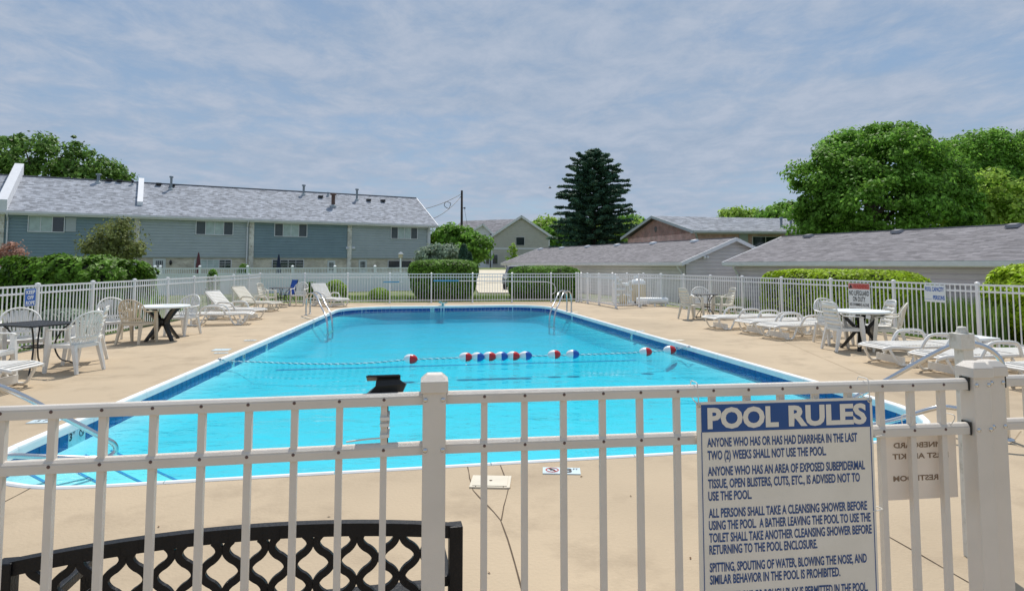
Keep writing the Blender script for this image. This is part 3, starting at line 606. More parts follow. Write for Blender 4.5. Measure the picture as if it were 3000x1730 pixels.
def siding(name, x0, x1, z0, z1, y, m, parent, course=.13, axis='x', top=None):
    """lapped boards on a wall facing -y (axis x) or a side wall (axis y: x is then the wall's x, x0..x1 run along y)"""
    mb = MB(); n_ = max(1, int(round((z1-z0)/course))); c = (z1-z0)/n_
    for i in range(n_):
        a, b = z0+i*c, z0+(i+1)*c; u0, u1, v0, v1 = x0, x1, x0, x1
        if top:
            u0, u1 = top(a); v0, v1 = top(b)
            if u1-u0 < .02: continue
        m_ = a+(b-a)*.70; P = [(u0, -.034, a), (u1, -.034, a), (u1, -.034, m_), (u0, -.034, m_), (v1, -.002, b), (v0, -.002, b), (u0, 0.0, a), (u1, 0.0, a)]
        if axis == 'x': P = [(p[0], y+p[1], p[2]) for p in P]
        elif axis == 'y-': P = [(y+p[1], p[0], p[2]) for p in P]
        else: P = [(y-p[1], p[0], p[2]) for p in P]
        mb.add(P, [(0, 1, 2, 3), (3, 2, 4, 5), (6, 7, 1, 0)])
    return mb.build(name, m, parent)
def window(parent, x0, x1, z0, z1, y, panes=2, screens=(), muntin=False, name='window', trim='trim', curt=True, depth=.03):
    w_ = MB(); t_ = .045
    for a, b in (((x0-t_, z0-t_), (x0, z1+t_)), ((x1, z0-t_), (x1+t_, z1+t_)), ((x0, z0-t_), (x1, z0)), ((x0, z1), (x1, z1+t_))): w_.bb((a[0], y-depth-.02, a[1]), (b[0], y+.01, b[1]))
    fr_ = w_.build(name, M[trim], parent); n_ = panes
    for i in range(n_):
        a = x0+(x1-x0)*i/n_; b = x0+(x1-x0)*(i+1)/n_
        mt = 'shutter' if i in screens else ('curtain' if curt and (n_ == 4 or i % 2 == 1 or n_ == 1 or (n_ == 3 and i == 0)) else 'glass')
        MB().bb((a+.02, y-.012, z0+.005), (b-.02, y-.004, z1-.005)).build('pane', M[mt], fr_)
        if i: MB().bb((a-.018, y-depth-.012, z0), (a+.018, y, z1)).build('mullion', M[trim], fr_)
        if muntin:
            for q_ in (1, 2): z = z0+(z1-z0)*q_/3; MB().bb((a+.02, y-.026, z-.01), (b-.02, y-.013, z+.01)).build('muntin', M[trim], fr_)
            MB().bb(((a+b)/2-.01, y-.027, z0), ((a+b)/2+.01, y-.0135, z1)).build('muntin', M[trim], fr_)
    return fr_
def rain_pipe(parent, x, y, z0, z1, m='trimg', kick=.35):
    MB().tube(smooth_path([(x, y-kick, z1), (x, y-kick, z1-.12), (x, y-.06, z1-.45), (x, y-.06, z1-.6), (x, y-.06, z0)], 4), .045, 8).build('downspout', M[m], parent)
# --- row of townhouses on the left
O1, O2 = Vector((-31.2, 38.2)), Vector((-6.4, 52.6)); du = (O2-O1).normalized(); LEN = (O2-O1).length; ang = math.atan2(du.y, du.x)
row = empty('townhouse_row', (O1.x, O1.y, 0), ang, 'long two storey townhouse row with grey shingle roof and blue and grey siding', 'building')
Rz = Matrix.Rotation(-ang, 3, 'Z')
def fac(root_xy, a, x, y, ly):                # sight line through photo point onto the plane local y = ly
    d = Matrix.Rotation(-a, 3, 'Z') @ ray(x, y); o = Matrix.Rotation(-a, 3, 'Z') @ (Vector((0, 0, CAMZ))-Vector((root_xy[0], root_xy[1], 0))); t_ = (ly-o.y)/d.y; p = o+d*t_; return p.x, p.z
WY = .45; U = LEN/4; ZE, ZS, ZR, BASE = 4.86, 2.11, 7.62, -.62; RW = 4.9; X0 = -U-.6
fx = lambda x, y: fac(O1, ang, x, y, WY)
MB().bb((X0, WY+.02, BASE), (LEN-.35, 2*RW-.5, ZE-.1)).build('wall', M['brick'], row)
gb = MB(); gb.add([(LEN-.36, .45, ZE-.1), (LEN-.36, 2*RW-.45, ZE-.1), (LEN-.36, RW, ZR-.15), (X0, .45, ZE-.1), (X0, 2*RW-.45, ZE-.1), (X0, RW, ZR-.15)], [(0, 1, 2), (5, 4, 3)]); gb.build('gable', M['side_grey'], row)
sh = shingles('shingles', (X0, -.02, ZE+.03), (LEN+.15, -.02, ZE+.03), (LEN+.15, RW, ZR), (X0, RW, ZR), M['shing_l'], row, .15, .27, .012)
MB().add([(X0, 0, ZE), (LEN+.14, 0, ZE), (LEN+.14, RW, ZR-.04), (X0, RW, ZR-.04), (X0, 2*RW, ZE), (LEN+.14, 2*RW, ZE)], [(0, 1, 2, 3), (3, 2, 5, 4)]).build('roof', M['under'], row)
MB().bb((X0, RW-.12, ZR-.02), (LEN+.15, RW+.12, ZR+.035)).build('ridge_cap', M['shing_g'], row)
MB().bb((X0, -.14, ZE-.12), (LEN+.16, -.02, ZE+.02)).build('gutter', M['gutter'], row); MB().bb((X0, -.015, ZE-.22), (LEN+.14, .02, ZE-.005)).build('fascia', M['trim'], row)
MB().bb((X0, .02, ZE-.20), (LEN+.14, WY+.02, ZE-.17)).build('soffit', M['trim'], row)
MB().bar((LEN+.17, -.05, ZE-.06), (LEN+.17, RW, ZR-.08), .04, .2).build('rake_board', M['trim'], row)
for i in range(-1, 4):
    x0_, x1_ = i*U, (i+1)*U
    if i == 3: x1_ = LEN-.36
    if i == -1: x0_ = X0
    siding('siding', x0_+.16, x1_-.16, ZS, ZE-.2, WY-.10, M['side_blue' if i in (0, 2) else 'side_grey'], row, .20)
    MB().bb((x0_+.16, WY-.10, ZS-.06), (x1_-.16, WY+.02, ZS+.001)).build('skirt_board', M['trimg'], row)
    if i >= 0: MB().bb((x0_-.16, WY-.22, BASE), (x0_+.16, WY+.018, ZE-.2)).build('pilaster', M['quoin'], row)
MB().bb((LEN-.52, WY-.14, BASE), (LEN-.34, WY+.018, ZE-.2)).build('corner_board', M['trim'], row)
for xx in (.32, 2*U-.3, LEN-.6): rain_pipe(row, xx, WY-.16, BASE, ZE-.12, 'gutter')
def zwin(ox, oy, sc, x0, y0, x1, y1): a = fx(ox+x0/sc, oy+y1/sc); b = fx(ox+x1/sc, oy+y0/sc); return a[0], b[0], a[1], b[1]
sc = 2.912
def put_win(src, pn, scr=(), y=WY-.15, muntin=False, curt=True):
    x0_, x1_, z0_, z1_ = zwin(*src); return window(row, x0_, x1_, z0_, min(z1_, ZE-.26) if z0_ > 2.1 else min(z1_, ZS-.12), y, pn, scr, muntin, curt=curt)
put_win((0, 320, sc, 245, 900, 552, 1040), 3, ()); 
x0_, x1_, z0_, z1_ = zwin(0, 320, sc, 560, 905, 655, 1045); MB().bb((x0_, WY-.17, z0_), (x1_, WY-.12, min(z1_, ZE-.26))).build('shutter', M['trimg'], row)
put_win((0, 320, sc, 1672, 942, 1985, 1065), 4, (0, 3)); put_win((700, 320, sc, 303, 965, 575, 1080), 4, (0, 3)); put_win((700, 320, sc, 1294, 1002, 1515, 1100), 4, (0, 3))
wl_ = WY-.005
put_win((0, 320, sc, 1662, 1285, 1970, 1352), 3, (), wl_, True); put_win((700, 320, sc, 285, 1285, 550, 1352), 2, (), wl_, True, False); put_win((700, 320, sc, 1273, 1292, 1470, 1352), 2, (), wl_, False, False)
put_win((0, 320, sc, 315, 1288, 420, 1352), 1, (), wl_, False, False); put_win((0, 320, sc, 235, 1275, 280, 1352), 1, (), wl_, False, False)
for src in ((0, 320, sc, 1298, 1272, 1415, 1480), (700, 320, sc, 752, 1290, 820, 1480), (700, 320, sc, 1018, 1282, 1092, 1480)):
    x0_, x1_, z0_, z1_ = zwin(*src); dr = MB().bb((x0_, WY-.03, BASE+.1), (x1_, WY+.015, min(z1_, ZS-.09))).build('door', M['door'], row); w_ = (x1_-x0_)
    zt = min(z1_, ZS-.09); MB().bb((x0_+w_*.22, WY-.04, zt-.75), (x1_-w_*.22, WY-.031, zt-.15)).build('pane', M['glass'], dr)
    for q_ in (.33, .5, .67): MB().bb((x0_+w_*q_-.012, WY-.046, zt-.75), (x0_+w_*q_+.012, WY-.041, zt-.15)).build('muntin', M['door'], dr)
    MB().bb((x0_+w_*.22, WY-.0465, zt-.46), (x1_-w_*.22, WY-.0415, zt-.44)).build('muntin', M['door'], dr)
for px, py in ((1455, 1310),):
    X_, Z_ = fx(px/sc, 320+py/sc); MB().lathe([(0, .2), (.06, .16), (.09, .05), (.06, -.12), (0, -.16)], (X_, WY-.16, Z_), 8).bb((X_-.02, WY-.1, Z_), (X_+.02, WY, Z_+.05)).build('wall_lantern', M['black'], row)
for px, py in ((920, 1178), (972, 1178)):
    X_, Z_ = fx(700+px/sc, 320+py/sc); MB().box((X_, WY-.17, Z_), (.22, .1, .08)).lathe([(0, .07), (.07, .05), (.05, -.06), (0, -.07)], (X_-.06, WY-.24, Z_-.09), 8).lathe([(0, .07), (.07, .05), (.05, -.06), (0, -.07)], (X_+.06, WY-.24, Z_-.09), 8).build('flood_light', M['trim'], row)
# fire walls rising through the roof, flues and vents
slope = (ZR-ZE)/RW
def on_roof(x, y):                            # where a sight line meets the front slope, local
    a = Matrix.Rotation(-ang, 3, 'Z'); d = a @ ray(x, y); o = a @ (Vector((0, 0, CAMZ))-Vector((O1.x, O1.y, 0))); t_ = (ZE+slope*o.y-o.z)/(d.z-slope*d.y); return o+d*t_
def parapet(x, y0_, y1_, h, w_=.38):
    q = [(y0_, ZE+slope*y0_-.1), (y1_, ZE+slope*y1_-.1), (y1_, ZE+slope*y1_+h), (y0_, ZE+slope*y0_+h)]; mb = MB(); vs = [(x-w_/2, a, b) for a, b in q]+[(x+w_/2, a, b) for a, b in q]
    mb.add(vs, [(3, 2, 1, 0), (4, 5, 6, 7), (0, 1, 5, 4), (1, 2, 6, 5), (2, 3, 7, 6), (3, 0, 4, 7)]); return mb.build('fire_wall', M['trim'], row)
parapet(0.05, -.1, RW+.2, .75, .5); parapet(on_roof(410, 600).x, on_roof(410, 603).y, RW+.1, .30, .34)
def flue(x, yb, yt, r_, m='pipe'):
    p = on_roof(x, yb); a, zt = fac(O1, ang, x, yt, p.y); f = MB().lathe([(r_, -.2), (r_, zt-p.z-.12), (r_*1.7, zt-p.z-.11), (r_*1.7, zt-p.z), (0, zt-p.z)], p, 10).build('flue', M[m], row); MB().lathe([(r_*2, -.1), (r_*2, .05), (r_, .12)], p, 10).build('flashing', M['trimg'], f)
for x, yb, yt, r_, m in ((288, 535, 509, .10, 'pipe'), (501, 555, 516, .08, 'pipe'), (889.5, 570, 541, .09, 'pipe'), (1045.5, 586, 553, .09, 'pipe'), (976, 604, 567, .15, 'pipeb'), (961, 573, 563, .06, 'pipe'), (388, 541, 527, .05, 'black')): flue(x, yb, yt, r_, m)
for x, y in ((321, 531), (350, 533.5), (465, 543), (505, 546), (939, 579), (1080, 589), (1121.5, 591)):
    p = on_roof(x, y); MB().box(p+Vector((0, 0, .1)), (.34, .36, .16)).build('roof_vent', M['black'], row)
# --- garages
def garage(px_ridge, length, half, ze, zr, base, label, sid, vents, left_end=True, right_end=True, frame_end=False):
    """px_ridge: world ridge start; local x runs along the ridge, away from the start"""
    p, dirv = px_ridge; d = Vector(dirv).normalized(); a = math.atan2(d.y, d.x); root = empty('garage', (p[0], p[1], 0), a, label, 'building')
    return root, a
GD = Vector((.400, -.916))                    # both ridges run this way (towards the viewer's right)
ga = math.atan2(GD.y, GD.x)                   # local x = GD, local -y = the side facing the pool
def make_garage(start, length, half, ze, zr, base, label, sid, vents, doorhood=False):
    root = empty('garage', (start[0], start[1], 0), ga, label, 'building'); oh = .45
    sl_ = (zr-ze)/half; w_ = half-oh
    # local +y points to the viewer's right/back; the pool side is -y
    MB().bb((.3, -w_+.02, base), (length-.3, w_, ze+.02)).build('wall', M[sid], root)
    siding('siding', .3, length-.3, base, ze-.02, -w_, M[sid], root, .2)
    for xx, ax in ((.3, 'y-'), (length-.3, 'y+')):
        siding('siding', -w_, w_, base, ze, xx, M[sid], root, .2, ax); siding('gable_siding', 0, 0, ze, zr-.12, xx, M[sid], root, .2, ax, top=lambda z: (-(zr-.08-z)/sl_*.97, (zr-.08-z)/sl_*.97))
        MB().add([(xx, -w_, ze), (xx, w_, ze), (xx, 0, zr-.12)], [(0, 1, 2), (2, 1, 0)]).build('gable', M[sid], root)
    for sy in (-1, 1):
        shingles('shingles', (0, sy*half, ze+.02), (length, sy*half, ze+.02), (length, 0, zr+.01), (0, 0, zr+.01), M['shing_g'], root, .145, .32, .010)
        MB().add([(.01, sy*half, ze), (length-.01, sy*half, ze), (length-.01, 0, zr-.02), (.01, 0, zr-.02)], [(0, 1, 2, 3)]).build('roof', M['under'], root)
        MB().bb((-.02, sy*half-sy*.0, ze-.17), (length+.02, sy*(half+.11), ze+.012)).build('gutter', M['gutter'], root)
        MB().bb((0, sy*(half-.03), ze-.2), (length, sy*(half-.001), ze-.005)).build('fascia', M['trim'], root)
        MB().bb((0, sy*(w_), ze-.1), (length, sy*(half-.03), ze-.075)).build('soffit', M['trim'], root)
        for xx in (-.025, length+.025): MB().bar((xx, sy*(half+.1), ze-.10), (xx, 0, zr-.08), .05, .2).build('rake_board', M['trim'], root)
    MB().bb((0, -.12, zr-.015), (length, .12, zr+.03)).build('ridge_cap', M['shing_g'], root)
    for v in vents:
        mb = MB(); mb.box((v, -.42, zr-.42*sl_+.09), (.42, .42, .12), Matrix.Rotation(math.atan(sl_)*.6, 3, 'X'), .75); mb.build('roof_vent', M['trim' if length < 30 and start[1] > 40 else 'shing_d'], root)
    for xx in (.55, length-.55): rain_pipe(root, xx, -w_-.02, base, ze-.16, 'trim', .32)
    return root, w_
def ridge_x(start, x_px):                     # local x on the ridge line seen in photo column x_px
    k = (x_px-CX)/F; return (start[0]-k*start[1])/(k*GD.y-GD.x)
mid_start = Vector((2.55, 58.9)); mid_end = Vector((12.9, 35.7)); mlen = (mid_end-mid_start).length
g1, w1_ = make_garage(mid_start, mlen, 3.8, 1.71, 3.10, -.75, 'long low garage with brown shingle roof and a gable, left of two behind the pumps', 'side_gar2', [ridge_x(mid_start, x) for x in (1595, 1658, 1734, 1822, 1928, 2050)])
fl = MB().box((0, 0, 0), (.12, .24, .10)); fl.lathe([(0, .09), (.09, .06), (.07, -.08), (0, -.09)], (.12, -.1, -.02), 10); fl.lathe([(0, .09), (.09, .06), (.07, -.08), (0, -.09)], (.12, .1, -.02), 10)
fo = fl.build('flood_light', M['trim'], g1); fo.location = (mlen-.15, -2.15, 2.02)
r_start = Vector((14.6, 33.8)); 
g2_, w2_ = make_garage(r_start, 26, 4.1, 1.71, 3.10, -.75, 'nearer garage with brown shingle roof stretching out of view on the right', 'side_garage', [ridge_x(r_start, x) for x in (2386, 2648, 2990)])
for nm_, st0, t0_, t1_, q_ in (('bounce_strip', mid_start, 0, mlen+1, 'added pale strip bouncing light onto the left garage wall'), ('bounce_strip', r_start, -1, 24, 'added pale strip bouncing light onto the right garage wall')):  # added pale ground, keeps the lawn's green bounce off the garage walls
    a_ = Vector((-.916, -.400)); s0 = V2(st0); patch(nm_, (s0+GD*t0_+a_*3.2, s0+GD*t0_+a_*7.2, s0+GD*t1_+a_*7.2, s0+GD*t1_+a_*3.2), M['road'], q_, .05)
# block base along the near garage wall (lilac grey) seen through the fence
MB().bb((.35, -w2_-.05, -.75), (25.5, -w2_-.019, .95)).build('block_base', M['lowblock'], g2_)
# --- far pale house
HY = 97.0
h = empty('far_house', (D(1374, 774, HY).x, HY, 0), R(6), 'pale two storey house with gabled end far behind the driveway', 'building'); HX0 = 0
def hf(x, y): return fac((h.location.x, h.location.y), R(6), x, y, 0)
hw = hf(1610, 700)[0]; hz_e, hz_p, hb = hf(1610, 690)[1], hf(1527, 634)[1], ground_h(0, 97)-.4; xl = hf(1441, 700)[0]; xm = hf(1527, 640)[0]
MB().bb((xl, .02, hb), (hw, 11, hz_e)).build('wall', M['side_pale'], h); siding('siding', xl, hw, hb, hz_e, 0, M['side_pale'], h, .25)
zb_ = hf(1500, 728)[1]; MB().bb((xl, -.06, zb_-.12), (hw, -.019, zb_+.12)).build('belt_board', M['trim'], h)
slp = (hz_p-hz_e)/(hw-xm); siding('gable_siding', 0, 0, hz_e, hz_p-.25, 0, M['side_pale'], h, .25, 'x', top=lambda z: (max(xl, xm-(hz_p-z)/slp), min(hw, xm+(hz_p-z)/slp)))
MB().add([(xl, .01, hz_e), (hw, .01, hz_e), (xm, .01, hz_p)], [(0, 1, 2)]).build('gable', M['side_pale'], h)
for sx, xe in ((-1, xl-.5), (1, hw+.5)):
    ze_ = hz_p-abs(xe-xm)*slp; MB().bar((xe, -.35, ze_), (xm, -.35, hz_p), .12, .34).build('rake_board', M['trim'], h)
    shingles('shingles', (xe, 12, ze_+.16), (xe, -.35, ze_+.16), (xm, -.35, hz_p+.16), (xm, 12, hz_p+.16), M['shing_d'], h, .3, .6, .015)
MB().add([(xl-.5, -.3, hz_p-abs(xl-.5-xm)*slp+.1), (xl-.5, 12, hz_p-abs(xl-.5-xm)*slp+.1), (xm, 12, hz_p+.1), (xm, -.3, hz_p+.1), (hw+.5, -.3, hz_p-abs(hw+.5-xm)*slp+.1), (hw+.5, 12, hz_p-abs(hw+.5-xm)*slp+.1)], [(0, 3, 2, 1), (3, 4, 5, 2)]).build('roof', M['under'], h)
a = hf(1512, 718); b = hf(1536, 695); window(h, a[0], b[0], a[1], b[1], -.07, 1, (), False, curt=False)
# side wing running away to the left, with a small gable
wx0 = hf(1300, 700)[0]; MB().bb((wx0, 2.0, hb), (xl-.02, 10.5, hz_e-.1)).build('wing_wall', M['side_pale'], h)
shingles('shingles', (wx0, 1.4, hz_e), (xl+.2, 1.4, hz_e), (xm, 6.6, hz_p+.1), (wx0+3, 6.6, hz_p-.3), M['shing_d'], h, .3, .6, .015); MB().add([(wx0, 1.4, hz_e-.05), (xl+.2, 1.4, hz_e-.05), (xm, 6.6, hz_p), (wx0+3, 6.6, hz_p-.4), (wx0, 12, hz_e-.05), (xl+.2, 12, hz_e-.05)], [(0, 1, 2, 3), (3, 2, 5, 4)]).build('wing_roof', M['under'], h)
sx0, sx1, sm = hf(1396, 700)[0], hf(1437, 700)[0], hf(1411, 700)[0]; sz = hf(1411, 658)[1]; se = hf(1437, 684)[1]
MB().bb((sx0, .3, hb), (sx1-.02, 2.3, se)).build('porch_wall', M['trim'], h); MB().add([(sm-2.2, .3, se), (sx1+.2, .3, se), (sm+.2, .3, sz)], [(0, 1, 2)]).build('porch_gable', M['trim'], h)
for e in (sm-2.4, sx1+.4): MB().bar((e, .0, se-.1), (sm+.2, .0, sz+.05), .3, .28).build('rake_board', M['trim'], h)
MB().add([(sm-2.5, -.1, se-.05), (sm+.2, -.1, sz+.2), (sm+.2, 5, sz+.2), (sm-2.5, 5, se-.05), (sx1+.5, -.1, se-.05), (sx1+.5, 5, se-.05)], [(0, 1, 2, 3), (1, 4, 5, 2)]).build('porch_roof', M['shing_d'], h)
for x0p, x1p, yt, yb, wy in ((1443, 1458, 746, 773, -.07), (1424, 1434, 746, 773, .28)):
    a = hf(x0p, yb); b = hf(x1p, yt); window(h, a[0], b[0], a[1], b[1], wy, 1, (), False, curt=False)
MB().bb((hw-.15, -.05, hb), (hw+.02, .04, hz_e)).build('corner_board', M['trim'], h); MB().bb((xl-.1, -.05, hb), (xl+.1, .04, hz_e)).build('corner_board', M['trim'], h)
# --- brick building behind the garages
bo = Vector((14.9, 52.0)); bv = Vector((-3.4, 14.0)).normalized(); ba = math.atan2(.236, .972)
bb_ = empty('brick_building', (bo.x, bo.y, 0), ba, 'red brick building with grey gabled roof standing behind the left garage', 'building')
W_, ZE2, ZR2 = 14.4, 4.4, 6.15
MB().bb((.5, .3, -.8), (26, W_-.5, ZE2-.15)).build('wall', M['redbrick'], bb_)
MB().add([(.498, .35, ZE2-.16), (.498, W_-.5, ZE2-.16), (.498, W_/2, ZR2-.15)], [(0, 1, 2), (2, 1, 0)]).build('gable', M['redbrick'], bb_)
shingles('shingles', (0, -.3, ZE2), (26.5, -.3, ZE2), (26.5, W_/2, ZR2), (0, W_/2, ZR2), M['shing_l'], bb_, .2, .45, .012)
MB().add([(0.01, -.3, ZE2-.03), (26.5, -.3, ZE2-.03), (26.5, W_/2, ZR2-.03), (0.01, W_/2, ZR2-.03), (0.01, W_, ZE2-.03), (26.5, W_, ZE2-.03)], [(0, 1, 2, 3), (3, 2, 5, 4)]).build('roof', M['under'], bb_)
for e in (-.35, W_+.1): MB().bar((-.06, e, ZE2-.13), (-.06, W_/2, ZR2-.1), .06, .24).build('rake_board', M['trimg'], bb_)
MB().bb((0, -.42, ZE2-.17), (26.5, -.30, ZE2-.01)).build('gutter', M['gutter'], bb_); MB().bb((0, -.29, ZE2-.24), (26.5, .3, ZE2-.2)).build('soffit', M['trim'], bb_)
MB().tube([(.1, -.36, ZE2-.15), (-.9+1.6, .22, ZE2-.8)], .06, 8).build('downspout', M['trimg'], bb_)
MB().bb((4.6, .18, 2.2), (5.4, .30, ZE2-.25)).build('wall_pier', M['trimg'], bb_); window(bb_, 5.9, 8.4, 2.6, 3.95, .27, 2, (), False, curt=False)
MB().bb((11, .2, 1.0), (14, .29, 3.9)).build('panel', M['under'], bb_)
for xx in (10.2, 11.2):
    MB().lathe([(.11, -.4), (.11, .75), (.16, .76), (.16, .9), (0, .9)], (xx, 2.2, ZE2+2.2*(ZR2-ZE2)/(W_/2)), 10).build('flue', M['pipe'], bb_)
MB().lathe([(0, 0), (.28, .02), (.32, .1)], n=14).build('vent', M['under'], bb_); bpy.data.objects[-1] if False else None
# octagonal gable vent
bpy.context.view_layer.update()
for o in bb_.children:
    if o.name.startswith('vent'): o.location = (.46, W_/2+.3, 4.9); o.rotation_euler = (0, R(90), 0)
# --- utility pole with service wires
pp = D(1352, 774, 71); up = empty('utility_pole', (pp.x, 71, 0), 0, 'dark wooden utility pole above the trees right of the townhouses', 'pole')
ptop = D(1354, 558, 71).z; MB().lathe([(.17, 0), (.12, ptop), (0, ptop)], n=12).build('pole', M['pole'], up); MB().tube([(.1, 0, D(0, 610, 71).z), (.34, 0, D(0, 608, 71).z)], .04, 6).lathe([(0, .1), (.08, .06), (.08, -.1), (0, -.1)], (.34, 0, D(0, 609, 71).z), 8).build('insulator', M['black'], up)
P1 = Vector((-11.2, 58.2, 6.4))-Vector((pp.x, 71, 0))
for k, (zz, sag, e) in enumerate(((-.35, .55, (0, 0, 0)), (-.55, 1.0, (1.6, -1.0, -.9)))):
    q = P1+Vector(e); s_ = Vector((0, 0, ptop+zz)); MB().tube([s_.lerp(q, i/10)-Vector((0, 0, sag*4*(i/10)*(1-i/10))) for i in range(11)], .03, 5).build('wire', M['black'], up)
MB().tube([(.3, 0, D(0, 612, 71).z), (.9, .5, D(0, 700, 71).z)], .015, 5).build('guy_wire', M['black'], up)
MB().tube(smooth_path([(-1.2, -.5, ptop-1.5), (-1.7, -.7, ptop-1.35), (-1.9, -.8, ptop-1.8), (-1.4, -.6, ptop-2.1), (-1.2, -.5, ptop-1.5)], 4), .035, 5).build('wire_coil', M['black'], up)
# --- white privacy fences in front of the townhouses
def board_fence(p, q, label, zt=1.40, base=-.15, bay=2.4, grp=None):
    p, q = Vector(p), Vector(q); d = q-p; L_ = d.length; a_ = math.atan2(d.y, d.x); root = empty('board_fence', (p.x, p.y, 0), a_, label, 'fence', grp); nb = max(1, round(L_/bay)); bw = L_/nb
    pm = MB().bb((-.065, -.065, base), (.065, .065, zt+.06)).mesh('fence_post', M['vinyl']); cm_ = MB().box((0, 0, zt+.075), (.17, .17, .03)).add([(-.085, -.085, zt+.09), (.085, -.085, zt+.09), (.085, .085, zt+.09), (-.085, .085, zt+.09), (0, 0, zt+.16)], [(0, 1, 4), (1, 2, 4), (2, 3, 4), (3, 0, 4)]).mesh('post_cap', M['vinyl'])
    bd = MB(); nbo = int((bw-.14)/.155); bww = (bw-.14)/nbo
    board = MB().bb((-bww/2+.004, -.012, base+.08), (bww/2-.004, .012, zt-.36)).mesh('board', M['vinyl']); pk = MB().bb((-.015, -.01, zt-.32), (.015, .01, zt-.06)).mesh('baluster', M['vinyl'])
    for i in range(nb+1):
        o = inst('fence_post', pm, root, (i*bw, 0, 0)); inst('post_cap', cm_, o)
        if i == nb: break
        for z in (base+.06, zt-.34, zt-.03): MB().bb((i*bw+.067, -.03, z-.035), ((i+1)*bw-.067, .03, z+.035)).build('rail', M['vinyl'], root)
        for j in range(nbo): inst('board', board, root, (i*bw+.07+(j+.5)*bww, random.uniform(-.002, .002), 0))
        st = MB()
        for j in range(int((bw-.14)/.09)): st.bb((i*bw+.07+(j+.5)*.09-.014, -.01, zt-.303), (i*bw+.07+(j+.5)*.09+.014, .01, zt-.066))
        st.build('balusters', M['vinyl'], root)['kind'] = 'stuff'
    return root
board_fence((-19.6, 34.0), (-6.4, 40.6), 'long white vinyl privacy fence in front of the townhouses, right of the leafy hedge')
board_fence((-19.6, 34.0), (-21.0, 37.6), 'white vinyl fence return running back towards the grey townhouse door')
board_fence((-29.5, 28.6), (-20.8, 30.6), 'white vinyl privacy fence left of the leafy hedge')
# ------------------------------------------------------------------ trees and shrubs
def lobe(x, y, Y, rpx, rz=None, ry=None):       # lobe centred on a sight line at distance Y; radii in photo pixels
    p = D(x, y, Y); k = Y/F; return (p.x, p.y, p.z, rpx*k, (ry or rpx)*k, (rz or rpx)*k)
def gb(x, Y): return (D(x, 774, Y).x, Y, ground_h(D(x, 774, Y).x, Y)-.1)
tree('broad_tree', gb(120, 72), [lobe(-40, 470, 72, 120, 90), lobe(80, 455, 70, 110, 75), lobe(190, 470, 72, 95, 75), lobe(275, 500, 73, 75, 55), lobe(335, 525, 74, 48, 32), lobe(130, 540, 72, 150, 70), lobe(-150, 500, 72, 120, 110), lobe(235, 555, 72, 110, 50)],
     M['leaf_dark'], 'broad leafy tree rising behind the left end of the townhouse roof', nclump=330, nleaf=70, cr=1.05, leaf=.30, trunk_r=.5)
tree('broad_tree', gb(2560, 47), [lobe(2570, 470, 47, 170, 105), lobe(2440, 520, 46, 115, 85), lobe(2400, 610, 46, 85, 75), lobe(2690, 520, 48, 130, 100), lobe(2560, 600, 45, 190, 110), lobe(2740, 620, 47, 120, 80), lobe(2380, 665, 46, 60, 40), lobe(2620, 410, 48, 85, 50), lobe(2480, 440, 47, 70, 45)],
     M['leaf_mid'], 'large dense green tree towering over the right hand garage roof', nclump=620, nleaf=150, cr=.85, leaf=.175, trunk_r=.45)
tree('broad_tree', gb(2960, 66), [lobe(2870, 460, 64, 105, 75), lobe(2950, 455, 66, 110, 80), lobe(3060, 470, 66, 130, 100), lobe(2990, 580, 66, 130, 100), lobe(2790, 480, 62, 85, 75), lobe(2850, 560, 62, 110, 90)],
     M['leaf_mid'], 'tall green tree at the right edge behind the lighter tree', nclump=440, nleaf=120, cr=1.1, leaf=.22, trunk_r=.45)
tree('broad_tree', gb(2890, 50), [lobe(2890, 560, 50, 105, 60), lobe(2900, 640, 50, 130, 65), lobe(2810, 640, 50, 80, 60), lobe(2970, 590, 50, 60, 60)],
     M['leaf_yel'], 'yellow green lower tree in front of the tall tree at the right edge', nclump=260, nleaf=80, cr=.8, leaf=.2, trunk_r=.3)
tree('broad_tree', gb(2145, 120), [lobe(2150, 635, 120, 38, 24), lobe(2195, 640, 120, 30, 20)], M['leaf_yel'], 'small distant yellowish tree above the grey roof of the brick building', nclump=90, nleaf=40, cr=1.5, leaf=.45, trunk_r=.3)
tree('broad_tree', gb(2290, 80), [lobe(2265, 640, 80, 38, 30), lobe(2310, 625, 80, 45, 38), lobe(2340, 660, 80, 50, 40)], M['leaf_mid'], 'distant green tree between the brick building roof and the large dense tree', nclump=160, nleaf=50, cr=1.1, leaf=.32, trunk_r=.3)
for i, (x, y, Y, r_, rz, m, lb) in enumerate(((1600, 665, 135, 45, 28, 'leaf_yel', 'distant sunlit tree just right of the pale house'), (1655, 690, 128, 50, 38, 'leaf_mid', 'distant green tree left of the pine trunk'), (1700, 680, 140, 50, 40, 'leaf_mid', 'distant green tree directly behind the pine'), (1790, 690, 128, 50, 38, 'leaf_yel', 'distant yellowish tree right of the pine trunk'),
        (1840, 665, 140, 48, 38, 'leaf_mid', 'distant green tree beyond the left slope of the brick gable'), (1875, 690, 132, 42, 38, 'leaf_yel', 'distant light green tree right behind the brick gable slope'), (1350, 700, 150, 45, 30, 'leaf_mid', 'distant tree behind the utility pole'))):
    tree('broad_tree', gb(x, Y), [lobe(x, y, Y, r_, rz), lobe(x-25, y+18, Y, r_*.8, rz*.8), lobe(x+22, y+22, Y, r_*.8, rz*.8)], M[m], lb, nclump=150, nleaf=40, cr=1.6, leaf=.5, trunk_r=.35, limbs=3)
